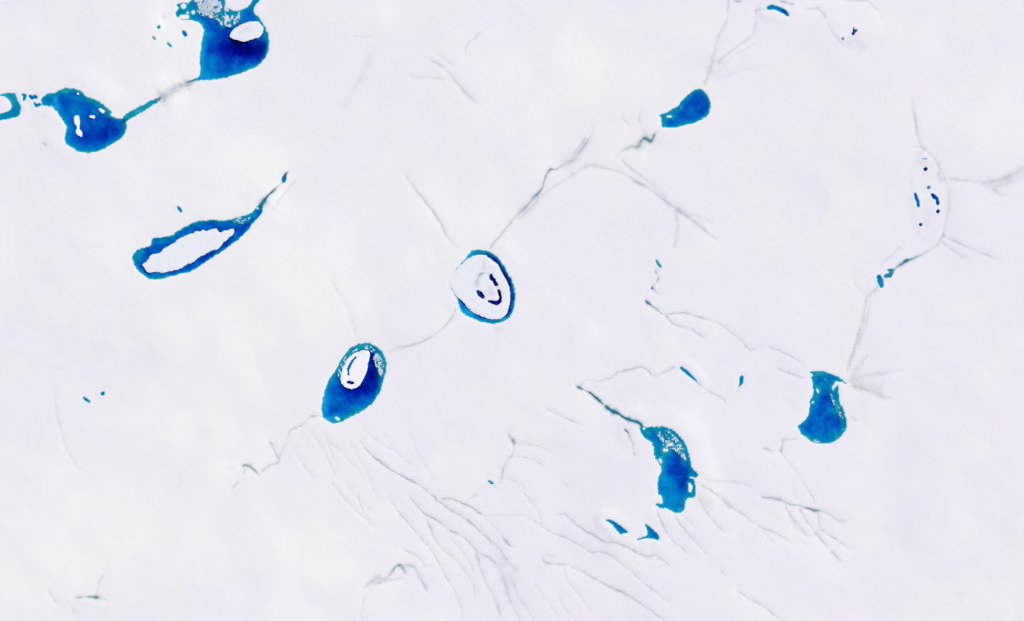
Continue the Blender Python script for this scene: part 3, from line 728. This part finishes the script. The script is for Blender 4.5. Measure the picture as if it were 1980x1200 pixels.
     [(1080, 1080, 4, .25), (1068, 1074, 5, .3), (1050, 1072, 4, .3), (1052, 1083, 5, .45), (1064, 1089, 6, .5), (1080, 1090, 5, .4), (1096, 1091, 4, .24), (1121, 1101), (1142, 1113), (1162, 1124, 5), (1184, 1136, 5, .5), (1198, 1141, 6, .6, .12), (1214, 1150), (1236, 1164, 4, .34), (1262, 1182, 4, .3), (1284, 1197, 4, .25), (1298, 1206, 4, .2)]),
    ('faint straight strand reaching the bottom edge right of the loop runnel', BOT, 4, .32, .02, [(1422, 1138), (1446, 1154), (1470, 1167, 5, .4), (1492, 1184, 5, .4), (1514, 1202)]),
    ('tiny faint dash above the straight strand at the bottom', BOT, 4, .22, .0, [(1390, 1095), (1396, 1104), (1402, 1112)]),
    ('faint strand at the bottom centre under the loop runnel', BOT, 4, .16, .0, [(1090, 1100), (1102, 1128), (1122, 1150), (1140, 1180)]),
    ('faint strand at the bottom centre left of the loop runnel', BOT, 4, .15, .0, [(992, 1128), (1004, 1160), (1024, 1186), (1036, 1204)]),
    # below J
    ('curved strand under the foot of the ragged upright lake, left', 'strands below the ragged upright lake', 4, .34, .03, [(1270, 985), (1276, 1002), (1286, 1022), (1300, 1043), (1318, 1058), (1332, 1070, 4, .1)]),
    ('curved strand under the foot of the ragged upright lake, right', 'strands below the ragged upright lake', 4, .36, .03, [(1302, 992), (1312, 1008), (1324, 1022), (1336, 1036), (1350, 1052), (1366, 1069, 4, .3)]),
    ('short strand at the right foot of the ragged upright lake', 'strands below the ragged upright lake', 4, .24, .0, [(1318, 994), (1330, 1002), (1342, 1014)]),
    ('grey strand leaving the right shore of the ragged upright lake', 'strands below the ragged upright lake', 5, .36, .03,
     [(1350, 935, 7, .3), (1366, 942), (1382, 952), (1398, 964), (1410, 976, 8, .5, .06), (1424, 985, 5, .34), (1438, 994, 5, .34), (1456, 1008, 4, .22), (1474, 1020), (1498, 1028), (1518, 1040), (1532, 1048, 4, .1)]),
    ('faint upper strand right of the ragged upright lake', 'strands below the ragged upright lake', 5, .2, .0, [(1356, 922), (1380, 929), (1412, 930), (1440, 936), (1456, 944)]),
    ('faint strand slanting below the right foot of the ragged upright lake', 'strands below the ragged upright lake', 5, .28, .0, [(1350, 958), (1358, 976), (1372, 996), (1386, 1014), (1402, 1030)]),
    ('faint lower fork right of the ragged upright lake', 'strands below the ragged upright lake', 4, .2, .0, [(1474, 1022), (1486, 1038), (1500, 1052)]),
    ('broad grey stain at the right foot of the ragged upright lake', 'strands below the ragged upright lake', 18, .16, .0, [(1346, 950), (1362, 968), (1380, 980)]),
    # tree at lower right
    ('teal-grey crossbar of the tree-like runnels', TRE, 4.5, .55, .16,
     [(1470, 959, 5, .6, .1), (1484, 961), (1498, 963), (1513, 966, 6), (1526, 973), (1540, 976), (1554, 979), (1562, 981, 5, .8, .5), (1574, 985, 6, .8, .5), (1586, 986, 5, .5, .2), (1602, 993, 5, .4, .06), (1620, 1003, 8, .3, .02), (1642, 1011, 10, .18, 0)]),
    ('left limb of the tree-like runnels', TRE, 4, .38, .05, [(1517, 973), (1523, 987), (1532, 999), (1538, 1012), (1548, 1022), (1560, 1034)]),
    ('middle limb of the tree-like runnels, longest', TRE, 4.5, .42, .07, [(1546, 980), (1552, 994, 5, .55, .12), (1562, 1010), (1574, 1024), (1586, 1038), (1600, 1056, 5, .36), (1614, 1072), (1630, 1086, 4, .15)]),
    ('right limb of the tree-like runnels', TRE, 4.5, .42, .06, [(1582, 986), (1583, 1002), (1586, 1018), (1600, 1032), (1616, 1041), (1632, 1052), (1646, 1062, 4, .2)]),
    ('inner twig of the tree-like runnels', TRE, 4, .3, .03, [(1534, 1000), (1548, 1018), (1560, 1031), (1574, 1034), (1584, 1022)]),
    ('second outer twig of the tree-like runnels', TRE, 4, .24, .0, [(1524, 984), (1530, 1004), (1540, 1026)]),
    ('long faint thread from the bell-shaped lake to the tree-like runnels', TRE, 4, .2, .0, [(1511, 874), (1526, 894), (1540, 912), (1556, 934), (1570, 956, 4, .36, .05), (1576, 974)]),
    ('crooked grey strand left below the bell-shaped lake', None, 4.5, .4, .08, [(1544, 846, 4, .2), (1528, 848, 4, .25), (1515, 849, 6, .45), (1513, 860, 5, .35), (1510, 871, 7, .5, .15), (1514, 878, 4, .2)]),
    ('small grey dash left below the bell-shaped lake', None, 5, .42, .1, [(1473, 865), (1482, 867), (1490, 871), (1492, 876)]),
    # far left and bottom left
    ('long faint upright thread near the left edge', None, 4, .2, .0, [(103, 738), (106, 765), (112, 806), (119, 836), (126, 860), (138, 884), (152, 906)]),
    ('thin teal bar at bottom left', None, 4, .65, .3, [(143, 1152, 4, .4, .2), (150, 1154, 4, .65, .3), (166, 1153, 4, .55, .25), (178, 1153, 5, .7, .35), (187, 1154, 7, .9, .5), (194, 1154, 4, .4, .2), (204, 1158, 3, .2, 0), (214, 1162, 3, .1, 0)]),
    ('faint twig rising from the thin teal bar', None, 4, .3, .03, [(185, 1150), (190, 1132), (194, 1118), (201, 1106)]),
    ('faint scratch left of the thin teal bar', None, 5, .26, .0, [(92, 1142), (102, 1154), (112, 1166)]),
    ('short grey dash below the thin teal bar', None, 5, .42, .05, [(138, 1174), (141, 1182), (143, 1190)]),
    ('faint thread left of the long slanting ringed lake', None, 4, .2, .0, [(132, 470), (138, 475), (145, 481)]),
    ('faint curved thread beside the long slanting ringed lake', None, 4, .12, .0, [(170, 478), (190, 477), (208, 482), (216, 490)]),
]

OVAL = 'faint outline of the frozen oval at the right'
THR = 'hair-thin threads in the snow below the egg-shaped lake'
RUN += [
    ('pale left outline of the frozen oval at the right', OVAL, 10, .11, .0, [(1782, 288), (1770, 312), (1763, 345), (1760, 380), (1761, 415), (1768, 442), (1782, 460), (1806, 468)]),
    ('grey wash inside the upper half of the frozen oval', OVAL, 24, .12, .0, [(1788, 306), (1786, 330), (1790, 352), (1798, 372)]),
    ('grey wash inside the lower half of the frozen oval', OVAL, 24, .11, .0, [(1796, 380), (1794, 404), (1792, 428), (1800, 450)]),
    ('faint grey arc left of the forked navy speck near the top right', None, 6, .2, .0, [(1600, 40), (1608, 60), (1620, 76), (1634, 90), (1652, 96)]),
    ('soft grey wash under the forked navy speck near the top right', None, 22, .16, .0, [(1640, 66), (1656, 82), (1676, 98)]),
]
RUN += [
    ('broad soft smudge around the upper end of the winding runnel above the centre', None, 26, .16, .0, [(1084, 322), (1104, 308), (1122, 290), (1140, 264)]),
    ('broad soft smudge along the teal kink of the winding runnel above the centre', None, 22, .15, .0, [(1004, 414), (1026, 392), (1046, 366), (1060, 336)]),
    ('broad soft smudge at the bend of the long faint arc', None, 24, .13, .0, [(1290, 388), (1312, 406), (1338, 424), (1366, 446)]),
    ('broad soft smudge over the low end of the fan', None, 26, .15, .0, [(956, 1056), (972, 1084), (988, 1112), (994, 1136)]),
    ('broad soft smudge near the right edge', None, 26, .16, .0, [(1912, 356), (1938, 352), (1962, 342), (1990, 324)]),
]
import random
random.seed(5)
THREADS = [(600, 830, 'just left below the egg-shaped lake'), (628, 846, 'hanging from the foot of the egg-shaped lake'), (676, 852, 'just right of the foot of the egg-shaped lake'),
           (560, 850, 'right of the hooked grey strand'), (742, 836, 'above the uppermost runnel of the fan'), (790, 830, 'between the egg-shaped lake and the forked runnel'),
           (640, 930, 'alone in the snow left of the fan'), (690, 950, 'left of the third runnel of the fan'), (870, 1040, 'inside the fan, between its runnels'),
           (1010, 950, 'between the forked runnel and the dart pools'), (1030, 1120, 'left of the loop runnel at the bottom'), (1080, 1150, 'under the loop runnel at the bottom')]
for a, b, where in THREADS:
    L_, w_ = random.uniform(60, 130), random.uniform(-9, 9)
    an = math.radians(random.uniform(46, 66))
    RUN.append(('hair-thin thread ' + where, THR, 3.2, random.uniform(.12, .22), .0,
                [(a + L_ * t * math.cos(an) + w_ * math.sin(3 * t), b + L_ * t * math.sin(an)) for t in (0, .33, .66, 1)]))
PARTS = {'lid F': 6, 'lid G': 7, 'lid A': 0}
RUN += [
    ('', 'lid F', 5, .5, .02, [(952, 532), (944, 528), (936, 528), (929, 531, 5, .8, .15), (925, 540), (923, 551, 9, .9, .05), (923, 560), (925, 566)]),
    ('', 'lid F', 4, .4, .0, [(957, 549), (961, 556), (964, 563)]),
    ('', 'lid F', 4, .35, .0, [(932, 574), (938, 578), (948, 583)]),
    ('', 'lid F', 9, .3, .0, [(938, 500), (936, 512), (938, 526)]),
    ('', 'lid F', 6, .3, .0, [(945, 512), (951, 517), (954, 521)]),
    ('', 'lid F', 14, .22, .0, [(946, 548), (949, 562), (950, 576)]),
    ('', 'lid G', 4, .35, .0, [(692, 684), (700, 680), (708, 679)]),
    ('', 'lid G', 4, .35, .0, [(683, 740), (689, 744), (692, 741)]),
    ('', 'lid A', 14, .28, .0, [(458, 64), (472, 58), (488, 57)]),
]

# soft patches of whiter, drier snow (px, py, rx, ry, weight)
PATCH = [(1110, 160, 130, 110, 1.0), (900, 390, 110, 120, .8), (600, 580, 110, 90, .9), (430, 800, 170, 120, .8), (250, 1030, 200, 110, 1.0), (640, 1060, 110, 100, .8),
         (480, 320, 110, 70, .8), (310, 90, 90, 90, .5), (1930, 240, 60, 70, .9), (1640, 430, 50, 60, .6), (1880, 1170, 110, 70, .6), (1390, 150, -40, 40, 0), (780, 20, 80, 40, .5),
         (900, 890, 80, 40, .5), (240, 470, 90, 60, .4), (1480, 420, 70, 70, .35), (1240, 640, 60, 60, .3), (1060, 500, -10, 10, 0), (560, 480, 80, 70, .3), (60, 1130, 70, 60, .6),
         (1560, 560, 90, 90, .3), (1120, 790, 60, 50, .3), (430, 620, 120, 60, .6)]

# ------------------------------------------------------------------ the ice sheet
ST = 1.75
fx = np.arange(-1050, 1050.1, ST)
fy = np.arange(-670, 680.1, ST)


def stretch(c):
    outs = [c[-1]]
    d = ST
    while outs[-1] < 45000:
        d *= 1.32
        outs.append(outs[-1] + d)
    ins = [c[0]]
    d = ST
    while ins[-1] > -45000:
        d *= 1.32
        ins.append(ins[-1] - d)
    return np.concatenate([np.array(ins[1:][::-1]), c, np.array(outs[1:])]), len(ins) - 1


xs, IX = stretch(fx)
ys, IY = stretch(fy)
GX, GY = np.meshgrid(xs, ys, indexing='ij')
Hh = 2.6 * fbm(GX, GY, 420, 1, 3) + 0.6 * fbm(GX, GY, 100, 5, 2) + 0.05 * fbm(GX, GY, 14, 9, 2)
far = np.maximum(np.abs(GX) - 1400, np.abs(GY) - 1000)
Hh = Hh + np.clip(far / 4000, 0, 1) * 14 * vnoise(GX, GY, 5200, 4)
firn = np.full(GX.shape, 1.0)
for px, py, rx, ry, w in PATCH:
    if w > 0:
        x, y = P(px, py)
        firn -= w * np.exp(-(((GX - x) / rx) ** 2 + ((GY - y) / ry) ** 2))
firn = np.clip(firn - 0.12 - 0.18 * sstep(0, -500, GX) + 0.22 * fbm(GX, GY, 110, 11, 3), -0.3, 1)
bed = np.zeros(GX.shape)
shelf_a = np.zeros(GX.shape)
locked = np.zeros(GX.shape, bool)
inlake = np.zeros(GX.shape, bool)
WLEV = np.full(GX.shape, -1e6)


def window(x0, x1, y0, y1):
    return (slice(max(np.searchsorted(xs, x0) - 1, 0), np.searchsorted(xs, x1) + 1),
            slice(max(np.searchsorted(ys, y0) - 1, 0), np.searchsorted(ys, y1) + 1))


def hsample(x, y, F=None):
    F = Hh if F is None else F
    u = np.clip((np.asarray(x) - fx[0]) / ST, 0, len(fx) - 2)
    v = np.clip((np.asarray(y) - fy[0]) / ST, 0, len(fy) - 2)
    i = u.astype(int)
    j = v.astype(int)
    a = u - i
    b = v - j
    i = i + IX
    j = j + IY
    return (F[i, j] * (1 - a) + F[i + 1, j] * a) * (1 - b) + (F[i, j + 1] * (1 - a) + F[i + 1, j + 1] * a) * b


def lake_sd(k, X, Y, rough=True):
    s = sd_poly(smooth_poly(k['poly']), X, Y) if 'poly' in k else sd_stroke(k['stroke'], X, Y)
    if rough:
        s = s + (0.35 if k['cat'] == 'pool' else 1.25) * fbm(X, Y, 4.4, 21, 2)
    hs = k['holes']
    if hs and hs[0] == 'poly':
        s = np.minimum(s, -sd_poly(smooth_poly(hs[1]), X, Y))
    else:
        for h in hs:
            s = np.minimum(s, -sd_stroke(h, X, Y))
    return s


def bounds(k, m):
    pts = k.get('poly') or k.get('stroke')
    r = 0 if 'poly' in k else max(p[2] for p in pts)
    q = [P(p[0], p[1]) for p in pts]
    return (min(a for a, _ in q) - m - r, max(a for a, _ in q) + m + r, min(b for _, b in q) - m - r, max(b for _, b in q) + m + r)


LEVEL, BOTTOM = {}, {}
for k in LAKES:
    small = k.get('small', False)
    R = 7.0 if small else (26.0 if k['cat'] == 'pool' else 55.0)
    x0, x1, y0, y1 = bounds(k, R + 4)
    sx, sy = window(x0, x1, y0, y1)
    X, Y = GX[sx, sy], GY[sx, sy]
    s = lake_sd(k, X, Y)
    h = Hh[sx, sy]
    if k.get('level'):
        L = LEVEL[k['level']] + 0.03
    else:
        L = float(np.median(h[s > 0])) if (s > 0).any() else float(h.mean())
        L -= 0.12
    LEVEL[k['key']] = L
    lk = (inlake if k.get('level') else locked)[sx, sy].copy()
    fall = 1.2 if small else 4.0
    land = L + (0.3 if small else 0.45) * (1 - np.exp(np.minimum(s, 0) / fall))
    w = sstep(R, 3.0 if small else 8.0, -s) * ~lk
    h2 = h * (1 - w) + land * w
    ss = np.maximum(s, 0)
    dep = k['shelf'] * (1 - np.exp(-ss / (0.9 if small else 1.5))) + k['mid'] * sstep(1.0, k['slope'], ss)
    for px, py, rx, ry, d in k['deep']:
        x, y = P(px, py)
        dep = dep + d * np.exp(-(((X - x) / rx) ** 2 + ((Y - y) / ry) ** 2)) * sstep(1, 9, ss)
    dep = dep * 0.86 * (1 + 0.34 * fbm(X, Y, 24, 31, 3) + 0.18 * fbm(X, Y, 6, 35, 2))
    for c in CRUST:
        if c['lake'] == k['key']:
            g = sstep(-4, 2, sd_poly(c['poly'], X, Y))
            dep = dep * (1 - g) + np.minimum(dep, 0.75 + 0.35 * fbm(X, Y, 6, 37, 2)) * g
    for px, py, rx, ry, d in k['shoals']:
        x, y = P(px, py)
        g = np.exp(-(((X - x) / rx) ** 2 + ((Y - y) / ry) ** 2) ** 1.5)
        dep = dep * (1 - g) + np.minimum(dep, d * (1 + 0.3 * fbm(X, Y, 6, 33, 2))) * g
    for pg, grain, amt in k['mottle']:
        g = sstep(-3, 4, sd_poly(pg, X, Y))
        nz = fbm(X, Y, grain, 41, 2)
        dep = dep * (1 - g * amt * 0.75 * sstep(-0.1, 0.6, nz))
    dep = np.maximum(dep, 0)
    ins = (s > 0) & ~lk
    h2 = np.where(ins, L - dep, h2)
    Hh[sx, sy] = h2
    bed[sx, sy] = np.maximum(bed[sx, sy], np.where(ins, sstep(0.05, 1.2, s), 0))
    shelf_a[sx, sy] = np.where(ins, 1 - sstep(0.7, 1.7, dep), shelf_a[sx, sy])
    for px, py, rx, ry in k.get('clean', []):
        x, y = P(px, py)
        shelf_a[sx, sy] *= 1 - np.exp(-(((X - x) / rx) ** 2 + ((Y - y) / ry) ** 2))
    inlake[sx, sy] |= s > 0
    locked[sx, sy] |= s > (-1.2 if small else -2.5)
    WLEV[sx, sy] = np.where(s > 0, np.maximum(WLEV[sx, sy], L), WLEV[sx, sy])
    BOTTOM[k['key']] = L - float(dep.max()) - 1.5


def catmull(pts, step=2.0):
    p = np.array(pts, float)
    p = np.vstack([2 * p[0] - p[1], p, 2 * p[-1] - p[-2]])
    out = []
    for i in range(1, len(p) - 2):
        n = max(2, int(np.hypot(*(p[i + 1] - p[i])[:2]) / step))
        for t in np.linspace(0, 1, n, endpoint=False):
            a, b, c, d = p[i - 1], p[i], p[i + 1], p[i + 2]
            q = 0.5 * (2 * b + (c - a) * t + (2 * a - 5 * b + 4 * c - d) * t ** 2 + (3 * b - a - 3 * c + d) * t ** 3)
            q[2:] = b[2:] + (c[2:] - b[2:]) * t
            out.append(q)
    out.append(p[-2])
    return np.array(out)


# runnels cut shallow furrows into the snow
TRACKS = []
groove = np.zeros(GX.shape)
for idx, (label, group, w0, c0, t0, pts) in enumerate(RUN):
    full = [(*P(p[0], p[1]), *(tuple(p[2:]) + (w0, c0, t0)[len(p) - 2:])) for p in pts]
    tr = catmull(full)
    tr[:, 4] = np.where(tr[:, 4] > 0.1, np.minimum(tr[:, 4] * 1.35, 1), tr[:, 4])
    # a small natural wander
    d = np.gradient(tr[:, :2], axis=0)
    ln = np.hypot(d[:, 0], d[:, 1]) + 1e-9
    nrm = np.c_[-d[:, 1] / ln, d[:, 0] / ln]
    arc = np.cumsum(ln)
    wob = 0.9 * fbm(arc, np.full_like(arc, idx * 7.3), 11, 51, 2)
    tr[:, :2] += nrm * wob[:, None]
    TRACKS.append((tr, nrm, arc))
    for x, y, w, c, t in tr[::1]:
        r = w * 0.9 + 2.5
        sx, sy = window(x - 2 * r, x + 2 * r, y - 2 * r, y + 2 * r)
        g = (0.12 + 0.35 * c) * np.exp(-((GX[sx, sy] - x) ** 2 + (GY[sx, sy] - y) ** 2) / r ** 2)
        groove[sx, sy] = np.maximum(groove[sx, sy], g)
Hh -= np.where(locked, 0, groove)

nx, ny = GX.shape
me = bpy.data.meshes.new('ice_sheet')
me.vertices.add(nx * ny)
me.vertices.foreach_set('co', np.stack([GX, GY, Hh], -1).astype(np.float32).ravel())
idx = np.arange(nx * ny).reshape(nx, ny)
quads = np.stack([idx[:-1, :-1], idx[1:, :-1], idx[1:, 1:], idx[:-1, 1:]], -1).reshape(-1, 4)
nq = len(quads)
me.loops.add(nq * 4)
me.loops.foreach_set('vertex_index', quads.astype(np.int32).ravel())
me.polygons.add(nq)
me.polygons.foreach_set('loop_start', np.arange(0, nq * 4, 4, dtype=np.int32))
me.polygons.foreach_set('use_smooth', np.ones(nq, bool))
me.update(calc_edges=True)
for nm, arr in (('firn', firn), ('bed', bed), ('shelf', shelf_a)):
    a = me.attributes.new(nm, 'FLOAT', 'POINT')
    a.data.foreach_set('value', arr.astype(np.float32).ravel())
me.materials.append(M_SNOW)
ground = bpy.data.objects.new('ice_sheet', me)
COL.objects.link(ground)
tag(ground, kind='structure')

# ------------------------------------------------------------------ water bodies
def under_empty(o, name, part):
    e = bpy.data.objects.new(name + '_root', None)
    e.location = o.location
    COL.objects.link(e)
    o.name = part
    o.data.name = part
    e.name = name
    o.parent = e
    o.location = (0, 0, 0)
    return e


LAKE_OBJ = {}
for k in LAKES:
    small = k.get('small', False)
    m = 1.0 if small else 2.2
    st = 0.9 if small else 1.8
    x0, x1, y0, y1 = bounds(k, m + 3)
    gx = np.arange(x0, x1 + st, st)
    gy = np.arange(y0, y1 + st, st)
    X, Y = np.meshgrid(gx, gy, indexing='ij')
    s = lake_sd(k, X, Y, False) + m
    o = slab(k['name'], s, x0, y0, st, LEVEL[k['key']], BOTTOM[k['key']], M_WATER)
    if any(c['lake'] == k['key'] for c in CRUST):
        o = under_empty(o, k['name'], 'water')
    tag(o, k['label'], k['cat'], k.get('group'))
    LAKE_OBJ[k['key']] = o

# frozen, mottled crust: parts of their lakes
KEY = {k['key']: k for k in LAKES}
for q, c in enumerate(CRUST):
    L = LEVEL[c['lake']]
    pts = [P(*p) for p in c['poly']]
    x0, x1 = min(a for a, _ in pts) - 3, max(a for a, _ in pts) + 3
    y0, y1 = min(b for _, b in pts) - 3, max(b for _, b in pts) + 3
    st = 0.7
    X, Y = np.meshgrid(np.arange(x0, x1, st), np.arange(y0, y1, st), indexing='ij')
    f = np.minimum(sd_poly(smooth_poly(c['poly']), X, Y) * 0.25 + 0.25 * fbm(X, Y, 5, 60 + q, 2), lake_sd(KEY[c['lake']], X, Y) * 0.3)
    f = np.minimum(f, fbm(X * c['aniso'], Y, c['grain'], 70 + q, 2) - c['cut'])
    o = slab('slush_crust', f, x0, y0, st, lambda a, b, L=L: L + 0.12 + 0.06 * vnoise(a, b, 2.5, 8), L - 0.25, M_CRUST, LAKE_OBJ[c['lake']])
    if o:
        tag(o, kind='stuff')

# ------------------------------------------------------------------ floating ice
FLOE_OBJ = []
for q, c in enumerate(FLOES):
    L = LEVEL[c['lake']]
    x0, x1, y0, y1 = bounds(c, 4)
    st = 0.8
    X, Y = np.meshgrid(np.arange(x0, x1, st), np.arange(y0, y1, st), indexing='ij')
    big = 'poly' in c

    def sdf(a, b, c=c, big=big):
        s = sd_poly(smooth_poly(c['poly']), a, b) if big else sd_stroke(c['stroke'], a, b)
        for h in c['holes']:
            s = np.minimum(s, -sd_stroke(h, a, b) - 0.2 * vnoise(a, b, 2.0, 5))
        return s + (0.7 if big else 0.4) * fbm(a, b, 4.0, 80 + q, 2)
    f = sdf(X, Y)
    o = slab('ice_floe', f, x0, y0, st,
             lambda a, b, sdf=sdf, L=L: L + 0.14 + 0.30 * sstep(0, 5, sdf(a, b)) + 0.10 * fbm(a, b, 12, 3, 2), L - 0.5,
             M_LID if c['mat'] == 'L' else M_FLOE)
    if q in PARTS.values():
        o = under_empty(o, 'ice_floe', 'ice_slab')
    tag(o, c['label'], 'ice floe')
    FLOE_OBJ.append(o)

# ------------------------------------------------------------------ runnels
CUTS = np.array([-2.6, -1.5, -0.9, -0.45, 0.0, 0.45, 0.9, 1.5, 2.6])
FEATHER = np.array([0.0, 0.10, 0.28, 0.78, 1.0, 0.78, 0.28, 0.10, 0.0])
NC = len(CUTS)
for idx, ((label, group, w0, c0, t0, pts), (tr, nrm, arc)) in enumerate(zip(RUN, TRACKS)):
    n = len(tr)
    wv = tr[:, 2] * (1 + 0.38 * fbm(arc, np.full(n, idx * 3.1), 8, 61, 2))
    cv = tr[:, 3] * (1 + 0.5 * fbm(arc, np.full(n, idx * 5.7), 16, 63, 3))
    ends = sstep(0, 7, arc - arc[0]) * sstep(0, 7, arc[-1] - arc)
    cv = np.clip(cv, 0, 1) * (0.15 + 0.85 * ends) * (0.56 + 0.7 * tr[:, 4])
    half = np.clip(wv * 0.5 + 0.1, 1.1, None)
    # thin threads are drawn by cover, never narrower than the slush can lie
    xy = tr[:, None, :2] + nrm[:, None, :] * (half[:, None] * CUTS[None, :])[..., None]
    z = np.maximum(hsample(xy[..., 0], xy[..., 1]), hsample(xy[..., 0], xy[..., 1], WLEV)) + (0.75 if group in PARTS else 0.16 + 0.014 * max(w0 - 8, 0))
    co = np.concatenate([xy, z[..., None]], -1).reshape(-1, 3)
    org = np.array([co[:, 0].mean(), co[:, 1].mean(), co[:, 2].min()])
    I = np.arange(n * NC).reshape(n, NC)
    faces = np.stack([I[:-1, :-1], I[:-1, 1:], I[1:, 1:], I[1:, :-1]], -1).reshape(-1, 4)[:, ::-1]
    me = bpy.data.meshes.new('meltwater_runnel')
    me.from_pydata((co - org).tolist(), [], faces.tolist())
    me.polygons.foreach_set('use_smooth', np.ones(len(faces), bool))
    a = me.attributes.new('cover', 'FLOAT', 'POINT')
    a.data.foreach_set('value', (cv[:, None] * FEATHER[None, :]).astype(np.float32).ravel())
    a = me.attributes.new('tint', 'FLOAT', 'POINT')
    a.data.foreach_set('value', np.repeat(tr[:, 4], NC).astype(np.float32))
    me.materials.append(M_SLUSH)
    me.update()
    if group in PARTS:
        me.name = 'refrozen_crack'
        o = bpy.data.objects.new('refrozen_crack', me)
        COL.objects.link(o)
        o.parent = FLOE_OBJ[PARTS[group]]
        o.location = Vector(org) - o.parent.location
        continue
    o = bpy.data.objects.new('meltwater_runnel', me)
    o.location = org
    COL.objects.link(o)
    tag(o, label, 'runnel', group)
